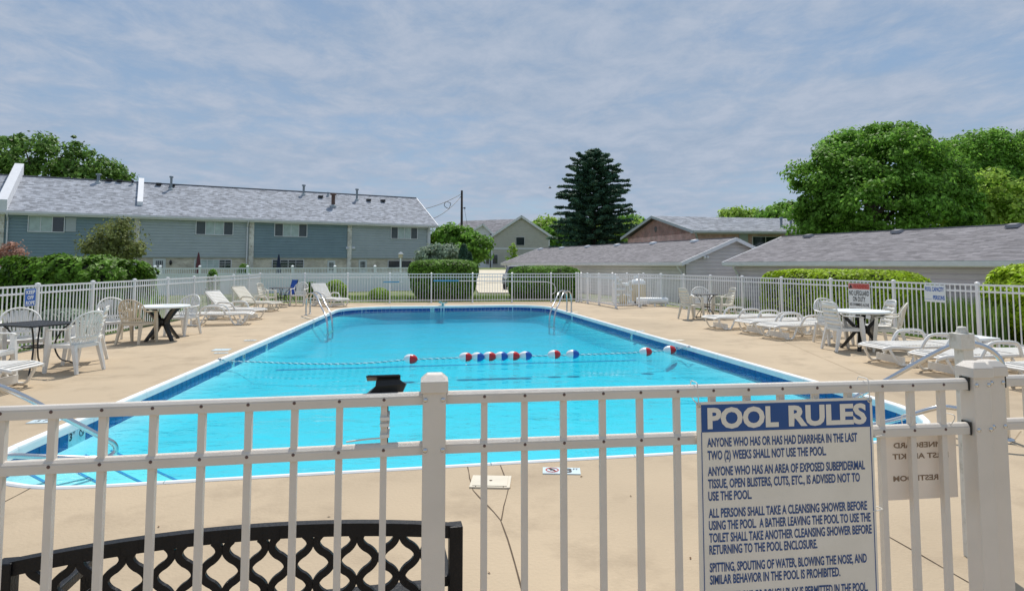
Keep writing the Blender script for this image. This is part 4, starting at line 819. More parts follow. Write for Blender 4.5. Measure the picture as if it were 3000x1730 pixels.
tree('shrub_tree', gb(1345, 55), [lobe(1330, 700, 55, 68, 42), lobe(1290, 720, 55, 50, 36), lobe(1395, 722, 54, 42, 36), lobe(1345, 745, 54, 80, 32)], M['leaf_mid'], 'rounded green tree at the right end of the townhouses', nclump=300, nleaf=70, cr=.6, leaf=.19, trunk_r=.15)
tree('shrub_tree', gb(1275, 44), [lobe(1265, 748, 44, 42, 22), lobe(1310, 745, 44, 38, 25), lobe(1240, 758, 44, 25, 15), lobe(1285, 735, 44, 25, 18)], M['leaf_sage'], 'low silvery shrub in front of the rounded green tree', nclump=150, nleaf=60, cr=.38, leaf=.13, trunk_r=.08)
tree('shrub_tree', gb(315, 29.5), [lobe(335, 690, 29.5, 68, 38), lobe(300, 725, 29.5, 70, 38), lobe(360, 730, 29.5, 62, 40), lobe(270, 735, 29.5, 35, 28), lobe(400, 735, 29.5, 30, 16), lobe(350, 660, 29.5, 40, 20)], M['leaf_olive'], 'bronze green ornamental tree in front of the townhouse above the hedge', nclump=300, nleaf=22, cr=.36, leaf=.085, trunk_r=.07, inner=.2, limbs=14, stems=3)
tree('shrub_tree', gb(35, 29), [lobe(28, 738, 29, 32, 22), lobe(50, 742, 29, 20, 15), lobe(22, 765, 29, 26, 18), lobe(38, 716, 29, 16, 10)], M['leaf_red'], 'small rusty pink maple at the far left before the blue siding', nclump=100, nleaf=22, cr=.26, leaf=.07, trunk_r=.04, inner=.2, limbs=8)
tree('young_tree', gb(1503, 88), [lobe(1503, 730, 88, 11, 16), lobe(1498, 748, 88, 14, 18), lobe(1508, 757, 88, 12, 14)], M['leaf_yel'], 'slim young tree in front of the pale house wall', nclump=60, nleaf=22, cr=.35, leaf=.16, trunk_r=.06, limbs=4)
def conifer(name, base, H, prof, m, label, whorls, per, tuft=26, leaf=.10, cut=0.0, asp=5):
    root = empty(name, base, 0, label, 'tree'); P = []; Q = []; br = MB()
    for i in range(whorls):
        t_ = i/(whorls-1); z = H*(cut+(1-cut)*t_**.92); r0 = prof(z/H); k = max(3, int(per*(.5+.5*(1-t_))))
        for j in range(k):
            a = 6.283*(j+random.random()*.8)/k; r_ = r0*random.uniform(.55, 1.2); rise = r_*random.uniform(-.05, .28)*(.4+.9*t_); d = np.array([math.cos(a), math.sin(a), 0])
            br.bar((0, 0, z), tuple(d*r_+np.array([0, 0, z+rise])-np.array([0, 0, z])*0 if False else (d[0]*r_, d[1]*r_, z+rise)), .09*(1-t_)+.03, .09*(1-t_)+.03, .015, .015)
            nt_ = max(3, int(r_/.26))
            for q_ in range(nt_):
                f_ = .25+.75*(q_+.5)/nt_; c = np.array([d[0]*r_*f_, d[1]*r_*f_, z+rise*f_**1.5])+np.random.normal(0, .10, 3)*np.array([1, 1, .5]); n_ = tuft
                g_ = np.random.normal(0, 1, (n_, 3)); g_ /= np.linalg.norm(g_, axis=1)[:, None]; P.append(c+g_*np.array([.36, .36, .17])*np.random.uniform(.3, 1, (n_, 1))); Q.append(g_+np.array([0, 0, .9]))
    leaf_object('crown', np.concatenate(P), np.concatenate(Q), leaf, m, root, asp*.5); br.build('branches', M['bark'], root)['kind'] = 'stuff'
    MB().lathe([(.42, -.2), (.34, H*.1), (.22, H*.5), (.05, H)], n=10).build('trunk', M['bark'], root); return root
PY = 75; pb = Vector(gb(1742, PY)); PH = D(1740, 443, PY).z-pb.z
def pineprof(t_):
    pts = [(0, 3.8), (.16, 4.4), (.30, 4.8), (.45, 4.4), (.60, 4.0), (.75, 3.7), (.86, 3.1), (.94, 2.2), (1, .6)]
    for (a, r1), (b, r2) in zip(pts, pts[1:]):
        if t_ <= b: return r1+(r2-r1)*(t_-a)/(b-a)
    return .3
conifer('pine_tree', pb, PH, pineprof, M['leaf_pine'], 'tall dark pine standing alone behind the left garage roof', 24, 15, 46, .14, .12)
hedge('clipped_shrub', (D(1358, 774, 40.5).x, 40.5, -.1), (.36, .36, 1.52), 0, M['leaf_pine'], 'narrow dark upright cypress left of a thinner one behind the drum shaped hedge', 'shrub', 3600, .07, .95, .05, 0, 0)
hedge('clipped_shrub', (D(1374, 774, 40.5).x, 40.8, -.1), (.24, .24, 1.28), 0, M['leaf_pine'], 'thin dark upright cypress at the right of the taller one', 'shrub', 2400, .07, .95, .05)
# round hedges behind the far fence
hp = D(1301, 774, 30.2); hedge('round_hedge', (hp.x, 30.2, -.06), (1.72, 1.5, .93), 0, M['leaf_hedge'], 'drum shaped clipped hedge left of the driveway gap', 'hedge', 26000, .062, .45, .05, .02, .20)
hp = D(1592, 774, 30.5); hedge('round_hedge', (hp.x, 30.5, -.06), (1.75, 1.4, .78), 0, M['leaf_hedge'], 'drum shaped clipped hedge right of the driveway gap', 'hedge', 26000, .062, .45, .05, .02, .04)
# leafy hedge behind the left fence
hedge('leafy_hedge', (-12.3, 17.6, -.06), (1.85, 1.1, .93), R(-2), M['leaf_hedge'], 'big loose leafy hedge behind the left fence under the bronze green tree', 'hedge', 20000, .085, .6, .34, 0, .10)
hedge('cone_shrub', (D(418, 774, 18.6).x, 18.6, -.06), (.32, .32, .86), 0, M['leaf_mid'], 'small pointed arborvitae at the right end of the leafy hedge', 'shrub', 3200, .05, .8, .10, 0, -.5)
# hedge behind the right fence
hedge('long_hedge', (9.45, 18.3, -.2), (2.55, .75, .82), math.atan2(-1, .36), M['leaf_bright'], 'long clipped yellow green hedge behind the right fence', 'hedge', 26000, .058, .35, .06)
hedge('leafy_shrub', (12.0, 13.5, -.1), (1.5, 1.3, .86), 0, M['leaf_bright'], 'big bright yellow green bush behind the fence at the right edge', 'shrub', 22000, .07, .6, .16)
for x, Yb, r_, hz, m, lb in ((1114, 28.6, .48, .30, 'leaf_yel', 'small golden round bush behind the far fence below the privacy fence'), (985, 28.4, .55, .48, 'leaf_yel', 'golden bush behind the raised lounger at the far fence'), (915, 28.6, .42, .44, 'leaf_hedge', 'green round bush behind the white chair at the far fence')):
    hedge('round_bush', (D(x, 774, Yb).x, Yb, -.06), (r_, r_, hz), 0, M[m], lb, 'shrub', 3800, .055, 1.0, .2)
for x, Yb, r_, hz, m, lb in ((215, 15.2, .75, .30, 'leaf_sage', 'low pale spreading shrub behind the left fence'),):
    hedge('low_shrub', (D(x, 774, Yb).x, Yb, -.06), (r_, .5, hz), 0, M[m], lb, 'shrub', 3500, .05, .8, .2)
hedge('topiary_shrub', (D(625, 774, 24.5).x, 24.5, -.06), (.22, .22, .72), 0, M['leaf_mid'], 'small clipped pompom shrub beyond the left fence before the privacy fence', 'shrub', 1500, .05, .85, .2)
hedge('topiary_shrub', (D(692, 774, 40).x, 41.2, -.1), (.38, .38, .88), 0, M['leaf_mid'], 'pointed shrub tip showing above the long privacy fence', 'shrub', 1500, .07, .85, .1, 0, -.5)
for k, (x, Yb) in enumerate(((2725, 15.0), (2775, 14.5), (2825, 14.2), (2700, 16.0), (2870, 13.6))):
    p = D(x, 774, Yb); grass_clump('tall_grass', (p.x, p.y, -.1), .42, .95, 420, M['blade'], ('clump of tall green ornamental grass behind the right fence, first from the left', 'second clump of tall ornamental grass behind the right fence', 'third clump of tall ornamental grass beside a fence post', 'tall grass clump behind the others near the block wall', 'tall grass clump nearest the big bright bush')[k], 'grass', 'ornamental grasses behind the right fence')
for k, (x, Yb, h_) in enumerate(((2128, 22.6, .62), (2162, 22.0, .55), (2105, 21.8, .35))):
    p = D(x, 774, Yb); grass_clump('leafy_plant', (p.x, p.y, -.1), .34, h_, 260, M['blade'], ('leafy green plant behind the fence by the small black table', 'green plant behind the fence right of the square backed chair', 'low dark green plant at the fence foot beside the small table')[k], 'plant', wdt=.03)
for k, (x, Yb, h_) in enumerate(((500, 16.9, .9), (468, 17.2, .5), (668, 24.0, .35), (590, 20.4, .35))):
    p = D(x, 774, Yb); p.x -= .5; grass_clump('leafy_plant', (p.x, p.y, -.1), .2, h_, 160, M['leaf_mid'], ('tall dark leafy plant against the outside of the left fence', 'shorter leafy plant beside the tall one outside the left fence', 'low weed tuft outside the left fence near the far corner', 'low weed tuft outside the left fence behind the loungers')[k], 'plant', wdt=.03)
# long grass at the fence foot
mbg = MB(); rr = random.Random(3)
for f_, Ys, dx in ((LF, (7, 26), -.3), (RF, (7, 24), .35)):
    for _ in range(5200):
        Y = rr.uniform(*Ys); X = f_(Y)+dx*(1+2.2*rr.random()); h_ = rr.uniform(.05, .16); o = rr.uniform(-.05, .05); z = ground_h(X, Y)
        mbg.add([(X-.006, Y, z), (X+.006, Y, z), (X+o, Y+o, z+h_)], [(0, 1, 2)])
for _ in range(14000):
    Y = rr.uniform(27.8, 33); X = rr.uniform(-14, 3.5)
    if Y > 60: continue
    h_ = rr.uniform(.05, .12); o = rr.uniform(-.05, .05); z = ground_h(X, Y); mbg.add([(X-.010, Y, z), (X+.010, Y, z), (X+o, Y+o, z+h_)], [(0, 1, 2)])
tag(mbg.build('grass', M['blade']), 'longer grass blades outside the pool fence', 'grass', kind='stuff')

# ------------------------------------------------------------------ garden furniture
def back_shell(parent, m, fan=True):
    """moulded chair back: P(s,h) is a reclined, slightly curled surface"""
    def P(s_, h, off=0): return Vector((s_, -.185-h*.24+1.15*s_*s_*(1 if fan else .5)+off, .415+h))
    mb = MB()
    if fan:
        Hh = .475
        def half(h): return .205+.065*math.sin(min(1, h/.26)*math.pi/2) if h < .26 else .27*math.sqrt(max(0, 1-((h-.26)/(Hh-.26))**2))
        rim = []; q = 22
        for i in range(q+1):
            a = math.pi*i/q
            rim.append((.27*math.cos(a), .26+(Hh-.26)*math.sin(a)))
        side = [(.205+.065*math.sin(min(1, h/.26)*math.pi/2), h) for h in (0, .06, .12, .19)]
        path = [P(*s_) for s_ in side]+[P(*s_) for s_ in rim]+[P(-s_[0], s_[1]) for s_ in reversed(side)]
        mb.tube(path, .017, 6, flat=.75)
        ns = 8
        for i in range(ns):
            f_ = (i+.5)/ns*2-1; pts = []
            for j in range(9):
                h = .10+(Hh-.115)*j/8; hh_ = .16+.06*(j/8); s_ = f_*(.175+.10*(j/8)**.9)
                if j == 8: h = .10
                pts.append((s_, h))
            pts = []
            hm = .10
            while hm < Hh-.012:
                sc_ = f_*(.180+.085*((hm-.10)/(Hh-.10))); 
                if abs(sc_) > half(hm)-.006: break
                pts.append((sc_, hm)); hm += .034
            ww = .0125+.0; vs = []; 
            for s_, h in pts: w_ = .0135+.010*(h-.10)/.36; vs += [P(s_-w_, h), P(s_+w_, h), P(s_+w_, h, -.008), P(s_-w_, h, -.008)]
            k = len(pts)
            if k < 2: continue
            fs = []
            for j in range(k-1):
                a = 4*j
                for e in ((0, 1), (1, 2), (2, 3), (3, 0)): fs.append((a+e[0], a+e[1], a+4+e[1], a+4+e[0]))
            mb.add(vs, fs, True)
        for h0, h1 in ((.0, .035), (.075, .115)):      # solid bands with a row of small slots between
            vs = []; fs = []; 
            for j in range(11):
                s_ = (j/5-1)*.2
                for off in (0, -.008): vs += [P(s_, h0, off), P(s_, h1, off)]
            for j in range(10):
                a = 4*j; fs += [(a, a+4, a+5, a+1), (a+2, a+3, a+7, a+6), (a+1, a+5, a+7, a+3), (a, a+2, a+6, a+4)]
            mb.add(vs, fs, True)
        for j in range(11): s_ = (j/5-1)*.195; w_ = .011; mb.add([P(s_-w_, .03), P(s_+w_, .03), P(s_+w_, .08), P(s_-w_, .08), P(s_-w_, .03, -.008), P(s_+w_, .03, -.008), P(s_+w_, .08, -.008), P(s_-w_, .08, -.008)], [(0, 1, 2, 3), (7, 6, 5, 4), (0, 3, 7, 4), (1, 5, 6, 2)])
    else:
        Hh = .48; W0, W1 = .225, .205
        path = [P(W0, 0), P(W0+.008, .15), P(W0, .3), P(W1, .42), P(W1-.03, .468), P(W1-.09, Hh), P(0, Hh+.004), P(-W1+.09, Hh), P(-W1+.03, .468), P(-W1, .42), P(-W0, .3), P(-W0-.008, .15), P(-W0, 0)]
        mb.tube(smooth_path(path, 3), .016, 6, flat=.8)
        bands = [(.0, .05), (.062, .125), (.137, .20), (.212, .275), (.287, .35), (.362, .478)]
        for h0, h1 in bands:
            vs = []; fs = []
            for j in range(7):
                s_ = (j/3-1)*.212
                for off in (0, -.008): vs += [P(s_*(1 if h1 < .4 else .97), h0, off), P(s_*(1 if h1 < .4 else .93), h1, off)]
            for j in range(6):
                a = 4*j; fs += [(a, a+4, a+5, a+1), (a+2, a+3, a+7, a+6), (a+1, a+5, a+7, a+3), (a, a+2, a+6, a+4)]
            mb.add(vs, fs, True)
        for sx in (-.12, .12):
            mb.add([P(sx-.012, 0, -.004), P(sx+.012, 0, -.004), P(sx+.012, .45, -.004), P(sx-.012, .45, -.004)], [(0, 1, 2, 3), (3, 2, 1, 0)])
    return mb.build('backrest', m, parent)
def make_chair(m, fan=True):
    root = empty('garden_chair'); s_ = MB(); q = 10; vs = []; fs = []
    for j in range(q+1):
        v = j/q; y = -.20+.44*v; wd = .205+.035*math.sin(v*1.5)
        for i in range(q+1):
            u = i/q*2-1; z = .418-.022*(1-u*u)*math.sin(math.pi*min(1, v*1.05))-.02*max(0, v-.85)/.15*1.0; vs.append((u*wd, y, z))
    for j in range(q):
        for i in range(q): a = j*(q+1)+i; fs.append((a, a+1, a+q+2, a+q+1))
    s_.add(vs, fs, True); s_.add([(x, y, z-.012) for x, y, z in vs], [tuple(reversed(f)) for f in fs], True)
    rimv = [(-.205, -.20), (-.245, .24), (.245, .24), (.205, -.20)]
    for a, b in zip(rimv, rimv[1:]+rimv[:1]): s_.bar((a[0], a[1], .393), (b[0], b[1], .393), .014, .052)
    s_.build('seat', m, root); back_shell(root, m, fan)
    for sx in (-1, 1):
        l = MB(); f0 = Vector((sx*.262, .262, 0)); f1 = Vector((sx*.262, .215, .40)); f2 = Vector((sx*.272, .195, .625))
        l.bar(f0, f1, .036, .042, .058, .070, up=(0, 1, 0)).bar(f1, f2, .058, .070, .040, .055, up=(0, 1, 0)); l.build('leg', m, root)
        l = MB(); l.bar((sx*.235, -.285, 0), (sx*.205, -.185, .41), .034, .040, .052, .065, up=(0, 1, 0)); l.build('leg', m, root)
        a = MB(); pts = smooth_path([(sx*.272, .235, .622), (sx*.276, .17, .640), (sx*.278, .02, .642), (sx*.268, -.13, .655), (sx*.256, -.19, .70)], 4); a.tube(pts, .030, 8, flat=.38 if False else .4, up=(1, 0, 0)); a.build('armrest', m, root)
    return root
protoC = {}
def place_chair(kind, m, x, y, head, label, s_=1.0):
    key = (kind, m)
    if key not in protoC: protoC[key] = make_chair(M[m], kind == 'fan'); r_ = protoC[key]
    else: r_ = copy_tree(protoC[key])
    r_.location = (x, y, .002); h_ = Vector(head).normalized(); r_.rotation_euler = (0, 0, math.atan2(-h_.x, h_.y)); r_.scale = (s_, s_, s_)
    tag(r_, label, 'chair', 'white resin garden chairs on the pool deck'); return r_
place_chair('square', 'plastic', -7.12, 8.55, (1, .1), 'white garden chair cut off by the left edge, in front of the black table')
place_chair('fan', 'plastic', -7.80, 10.1, (.75, -.65), 'white fan backed chair facing us behind the left end of the black mesh table')
place_chair('fan', 'plastic', -6.56, 9.55, (-1, .22), 'nearest white fan backed chair, its back turned to us beside the black mesh table')
place_chair('square', 'plastic', -7.02, 10.45, (-.9, -.45), 'white chair mostly hidden behind the nearest fan backed chair')
place_chair('fan', 'plastic', -8.32, 13.25, (.75, -.65), 'white fan backed chair against the left fence beside the beige chair')
place_chair('fan', 'beige', -7.64, 12.9, (.05, 1), 'beige fan backed chair seen from behind at the white round table')
place_chair('fan', 'plastic', -7.50, 14.45, (-.25, -1), 'white fan backed chair facing us at the right side of the left white round table')
place_chair('square', 'yel', -8.98, 23.1, (1, -.15), 'ivory square backed chair facing right between far loungers and the small black table')
place_chair('fan', 'plastic', -8.28, 24.6, (-.05, -1), 'white fan backed chair facing us by the far fence beside the blue chair')
place_chair('square', 'yel', 5.25, 18.55, (1, .35), 'square backed chair with its back to us at the far right small table')
place_chair('fan', 'plastic', 5.85, 19.5, (-.1, -1), 'white fan backed chair facing us behind the far right small table')
place_chair('square', 'yel', 6.30, 18.75, (-1, -.1), 'square backed chair facing left at the far right small table')
place_chair('square', 'plastic', 6.20, 11.88, (1, .08), 'white square backed chair left of the right hand white round table')
place_chair('fan', 'plastic', 6.52, 12.9, (.15, -1), 'white fan backed chair facing us behind the right hand white round table')
place_chair('fan', 'yel', 6.98, 11.72, (-.85, .5), 'ivory fan backed chair turned away from us, right of the right hand round table')
place_chair('square', 'plastic', 7.12, 12.35, (-1, .1), 'white square topped chair just behind the ivory fan backed chair')
# tables
t1 = empty('mesh_table', (-7.22, 9.62, 0), R(-22), 'black steel mesh table with curved legs among the nearest left chairs', 'table')
mb = MB(); hx, hy = .46, .36
for a, b in (((-hx, -hy), (hx, -hy)), ((-hx, hy), (hx, hy)), ((-hx, -hy), (-hx, hy)), ((hx, -hy), (hx, hy))): mb.bar((*a, .70), (*b, .70), .026, .022)
mb.build('rim', M['black'], t1); mb = MB()
for i in range(37): x = -hx+2*hx*(i+.5)/37; mb.bb((x-.008, -hy, .700), (x+.008, hy, .704))
for i in range(29): y = -hy+2*hy*(i+.5)/29; mb.bb((-hx, y-.008, .7045), (hx, y+.008, .7075))
mb.build('mesh_top', M['black'], t1)
for sx in (-1, 1):
    for sy in (-1, 1):
        k = Vector((sx*.33, sy*.26, 0)); MB().tube(smooth_path([(sx*.34, sy*.27, .69), (sx*.27, sy*.21, .60), (sx*.20, sy*.15, .38), (sx*.26, sy*.20, .17), (sx*.40, sy*.30, .10), (sx*.43, sy*.33, .0)], 4), .012, 7).build('leg', M['black'], t1)
MB().tube([(.21*math.cos(a), .16*math.sin(a), .36) for a in [6.283*i/24 for i in range(24)]], .009, 6, closed=True).bb((-.19, -.012, .355), (.19, .012, .363)).bb((-.012, -.145, .3535), (.012, .145, .3615)).build('brace', M['black'], t1)
def bistro(x, y, label, r_=.36):
    t_ = empty('bistro_table', (x, y, 0), R(12), label, 'table', 'small black tables on the far deck'); MB().lathe([(0, .695), (r_, .695), (r_+.012, .70), (r_+.012, .71), (r_, .715), (0, .712)], n=28).build('tabletop', M['black'], t_)
    for k in range(4):
        a = 6.283*k/4; c, s__ = math.cos(a), math.sin(a); MB().tube(smooth_path([(c*r_*.8, s__*r_*.8, .69), (c*.16, s__*.16, .52), (c*.13, s__*.13, .30), (c*.27, s__*.27, .12), (c*.30, s__*.30, 0)], 4), .011, 6).build('leg', M['black'], t_)
    MB().tube([(.14*math.cos(a), .14*math.sin(a), .33) for a in [6.283*i/18 for i in range(18)]], .008, 6, closed=True).build('brace', M['black'], t_)
bistro(-8.78, 24.0, 'small round black table by the far fence beside the blue chair', .42); bistro(5.78, 18.9, 'small round black table between three chairs on the far right deck', .36)
def round_table(x, y, label, r_=.5, rz=0):
    t_ = empty('round_table', (x, y, 0), rz, label, 'table', 'white round tables with black legs'); MB().lathe([(0, .695), (r_-.05, .69), (r_-.015, .685), (r_, .70), (r_+.004, .715), (r_-.01, .73), (r_-.04, .732), (.02, .73), (.02, .70)], n=40).build('tabletop', M['signw2'], t_, )
    for k in range(4):
        a = 6.283*(k+.5)/4; c, s__ = math.cos(a), math.sin(a); tan_ = (-s__, c, 0)
        mb = MB(); P_ = [Vector((c*e, s__*e, z)) for e, z in ((.40, .685), (.28, .60), (.115, .42), (.105, .33), (.20, .20), (.36, .0))]; wd = [.07, .075, .085, .085, .075, .06]; th = [.04, .05, .06, .06, .055, .045]
        for i in range(5): mb.bar(P_[i], P_[i+1], wd[i], th[i], wd[i+1], th[i+1], up=(c, s__, .01))
        mb.build('leg', M['blackp'], t_)
    MB().lathe([(0, .46), (.09, .45), (.10, .38), (.09, .30), (0, .29)], n=12).build('hub', M['blackp'], t_); MB().lathe([(0, .684), (.36, .684), (.36, .672), (0, .672)], n=24).build('tray', M['blackp'], t_); return t_
round_table(-7.42, 13.45, 'white round table with black crossed legs on the left deck', .52, R(15)); round_table(6.62, 12.0, 'white round table with black crossed legs on the right deck', .5, R(8))
# loungers
def make_lounger(angle, m):
    root = empty('sun_lounger'); W = .30; yh = -.20; zt = .315       # hinge at yh; head towards -y, foot towards +y
    for sx in (-1, 1):
        pts = [(sx*W, -.93 if angle == 0 else yh-.06, zt-.02), (sx*(W+.005), yh, zt-.02), (sx*(W+.01), .45, zt-.035), (sx*W, .80, zt-.02), (sx*(W-.02), .97, zt-.055)]
        MB().tube(smooth_path(pts, 4), .030, 6, flat=.7).build('side_rail', M[m], root)
        if angle: MB().bar((sx*W, yh, zt-.02), (sx*W, yh-.70*math.cos(angle), zt-.02+.70*math.sin(angle)), .045, .05).build('back_rail', M[m], root)
        else: pass
        for y0_, y1_ in ((.86, .40), (-.17, -.70)):
            a0, a1 = max(y0_, y1_), min(y0_, y1_); MB().tube(smooth_path([(sx*W, a0, zt-.05), (sx*(W+.015), a0-.045, .17), (sx*(W+.02), a0-.13, .035), (sx*(W+.02), (a0+a1)/2, .022), (sx*(W+.02), a1+.13, .035), (sx*(W+.015), a1+.045, .17), (sx*W, a1, zt-.05)], 4), .026, 6, flat=.75, up=(1, 0, 0)).build('leg', M[m], root)
        MB().tube(smooth_path([(sx*(W+.02), .34, zt-.05), (sx*(W+.035), .25, zt+.10), (sx*(W+.04), .15, zt+.17), (sx*(W+.04), -.10, zt+.18), (sx*(W+.035), -.25, zt+.14), (sx*(W+.02), -.32, zt-.04)], 5), .022, 6, flat=1.2, up=(1, 0, 0)).build('armrest', M[m], root)
    MB().bb((-W, .60, .03), (W, .64, .14)).build('cross_brace', M[m], root); MB().bb((-W, -.53, .03), (W, -.49, .14)).build('cross_brace', M[m], root)
    sl_ = MB(); sl_.box((0, 0, 0), (2*W-.03, .042, .016)); me = sl_.mesh('slat', M[m])
    y = .95
    while y > yh+.02: inst('slat', me, root, (0, y, zt+.004-(.05*max(0, y-.8)/.17 if y > .8 else 0)), (R(-10) if y > .85 else 0, 0, 0)); y -= .060
    q = .05
    while q < .70:
        if angle: inst('slat', me, root, (0, yh-q*math.cos(angle)+.012*math.sin(angle), zt+q*math.sin(angle)+.012*math.cos(angle)), (-angle, 0, 0))
        else: inst('slat', me, root, (0, yh-q, zt+.004), (0, 0, 0))
        q += .060
    if angle:
        MB().bar((-W, yh-.70*math.cos(angle), zt+.70*math.sin(angle)), (W, yh-.70*math.cos(angle), zt+.70*math.sin(angle)), .04, .05).build('head_rail', M[m], root)
        for sx in (-1, 1): MB().bar((sx*.2, yh-.40*math.cos(angle), zt+.38*math.sin(angle)), (sx*.2, yh-.52, .05), .03, .03).build('back_prop', M[m], root)
        for sx in (-1, 1): MB().bar((sx*W, yh, zt-.03), (sx*W, -.80, zt-.04), .05, .05).build('side_rail', M[m], root)
    else: MB().bb((-W, -.96, zt-.045), (W, -.90, zt+.02)).build('head_rail', M[m], root)
    return root
protoL = {}
def lounger(foot, head, angle, label, m='plastic'):
    """foot and head are deck positions of the two ends"""
    key = (angle, m)
    if key not in protoL: protoL[key] = make_lounger(R(angle), m); r_ = protoL[key]
    else: r_ = copy_tree(protoL[key])
    f_, h_ = Vector(foot), Vector(head); d = (f_-h_).normalized(); c = f_-d*.97
    r_.location = (c.x, c.y, .002); r_.rotation_euler = (0, 0, math.atan2(-d.x, d.y)); return tag(r_, label, 'sun lounger', 'white slatted resin sun loungers on the deck')
lounger((-6.22, 8.18), (-8.2, 8.1), 0, 'lounger at the left edge with only its foot end in view')
lounger((-6.98, 17.1), (-8.8, 16.6), 0, 'flat white lounger in front of the raised one behind the left round table')
lounger((-7.28, 18.4), (-9.1, 18.8), 44, 'white lounger with raised back, nearest of the raised ones on the left')
lounger((-8.0, 21.6), (-9.7, 22.1), 46, 'ivory lounger with raised back close to the left fence', 'yel')
lounger((-6.35, 23.8), (-7.75, 24.9), 50, 'white lounger with steeply raised back by the far fence', )
lounger((4.85, 15.7), (6.75, 16.15), 0, 'flat white lounger farthest back in the right hand row')
lounger((5.30, 14.6), (7.2, 15.1), 0, 'flat white lounger second from the back in the right hand row')
lounger((5.45, 13.65), (7.3, 14.2), 0, 'flat white lounger just behind the right round table')
lounger((5.78, 10.25), (7.75, 10.5), 0, 'flat white lounger just in front of the right round table')
lounger((5.98, 9.25), (7.95, 9.5), 0, 'flat white lounger behind the weathered white post')
lounger((6.42, 8.05), (8.4, 8.4), 0, 'flat white lounger cut off by the right edge, nearest on the right')
st_ = empty('side_stand', (7.72, 10.55, 0), R(10), 'small white side table at the head of the lounger behind the post', 'table'); MB().box((0, 0, .38), (.46, .46, .04)).build('tabletop', M['signw2'], st_, .008)
for sx in (-1, 1):
    for sy in (-1, 1): MB().bar((sx*.20, sy*.20, .36), (sx*.21, sy*.21, 0), .045, .045, .03, .03).build('leg', M['signw2'], st_)
# blue fabric chair behind the small black table
bc = empty('fabric_chair', (-8.95, 25.1, 0), R(140), 'blue fabric chair standing behind the small black table at the far fence', 'chair')
MB().bar((0, -.20, .42), (0, -.36, .98), .40, .025, up=(0, 1, 0)).build('backrest', M['chairblue'], bc); MB().bar((0, -.2, .40), (0, .22, .42), .42, .03).build('seat', M['chairblue'], bc)
for sx in (-1, 1): MB().tube([(sx*.22, .25, 0), (sx*.22, .20, .42), (sx*.22, -.20, .40), (sx*.21, -.36, .99)], .012, 6).build('side_frame', M['black'], bc); MB().tube([(sx*.22, -.32, 0), (sx*.22, -.05, .41)], .012, 6).build('leg', M['black'], bc)
# umbrellas and bird box in the townhouse yards
def umbrella(x, ytop, Y, m, label):
    p = D(x, ytop, Y); z0 = ground_h(p.x, Y)-.1; t_ = empty('closed_umbrella', (p.x, Y, z0), 0, label, 'umbrella'); H = p.z-z0
    MB().lathe([(.025, 0), (.025, H)], n=8).lathe([(.25, 0), (.25, .06), (.05, .10), (.03, .10)], n=16).build('pole', M['black'], t_); MB().lathe([(.02, H+.05), (.05, H-.05), (.11, H-.4), (.17, H-1.1), (.20, H-1.35), (.03, H-1.3)], n=9, smooth=False).build('canopy', M[m], t_)
umbrella(582, 741, 41.5, 'maroon', 'closed maroon umbrella in front of the second townhouse window'); umbrella(817, 746, 45, 'navy', 'closed navy umbrella in front of the third townhouse window')
p = D(1174, 740, 43.5); bh = empty('bird_house', (p.x, 43.5, -.3), 0, 'white bird house on a post before the last townhouse window', 'bird house'); Hb = p.z+.3
MB().bb((-.05, -.05, 0), (.05, .05, Hb-.35)).build('post', M['vinyl'], bh); MB().bb((-.13, -.13, Hb-.35), (.13, .13, Hb-.1)).build('box', M['cream'], bh); MB().add([(-.18, -.18, Hb-.1), (.18, -.18, Hb-.1), (.18, .18, Hb-.1), (-.18, .18, Hb-.1), (0, 0, Hb+.08)], [(0, 1, 4), (1, 2, 4), (2, 3, 4), (3, 0, 4), (3, 2, 1, 0)]).build('roof', M['trimg'], bh)
# parked car half hidden by the round hedge
car = empty('parked_car', (-.75, 41.5, 0), R(90), 'grey parked car mostly hidden behind the right drum shaped hedge', 'car'); prof = [(-2.2, .35), (-2.22, .75), (-1.9, .98), (-1.2, 1.02), (-.75, 1.5), (.75, 1.55), (1.45, 1.08), (2.1, .98), (2.25, .6), (2.2, .35)]
car.rotation_euler = (0, 0, R(80)); car.location = (.62, 42.5, ground_h(.6, 42.5)+.05)
vs = [(x, y*(.86 if z > 1.1 else .9), z) for y in (-1, 1) for x, z in prof]; k = len(prof)
MB().add(vs, [tuple(range(k)), tuple(reversed(range(k, 2*k)))]+[(i, k+i, k+(i+1) % k, (i+1) % k) for i in range(k)]).build('body', M['carpaint'], car, .06)
for y in (-.905, .905): MB().add([(x, y*(.97 if z > 1.2 else 1.001), z) for x, z in ((-1.0, 1.08), (-.68, 1.43), (.68, 1.46), (1.2, 1.1))], [(0, 1, 2, 3), (3, 2, 1, 0)]).build('side_window', M['glass'], car)
MB().add([(-1.16, -.72, 1.06), (-1.16, .72, 1.06), (-.77, .66, 1.47), (-.77, -.66, 1.47)], [(0, 1, 2, 3), (3, 2, 1, 0)]).build('windscreen', M['glass'], car).location = (-.02, 0, 0)
for x in (-1.35, 1.4):
    for y in (-.86, .86):
        wv = MB().lathe([(0, -.1), (.30, -.1), (.33, -.07), (.33, .07), (.30, .1), (0, .1)], n=20).build('wheel', M['tyre'], car); wv.location = (x, y, .33); wv.rotation_euler = (R(90), 0, 0); MB().lathe([(0, -.104), (.19, -.104), (.2, -.1), (.2, .1), (.19, .104), (0, .104)], n=14).build('rim', M['chrome'], wv)
for y in (-.6, .6): MB().bb((-2.24, y-.16, .68), (-2.16, y+.16, .80)).build('headlight', M['lampw'], car)
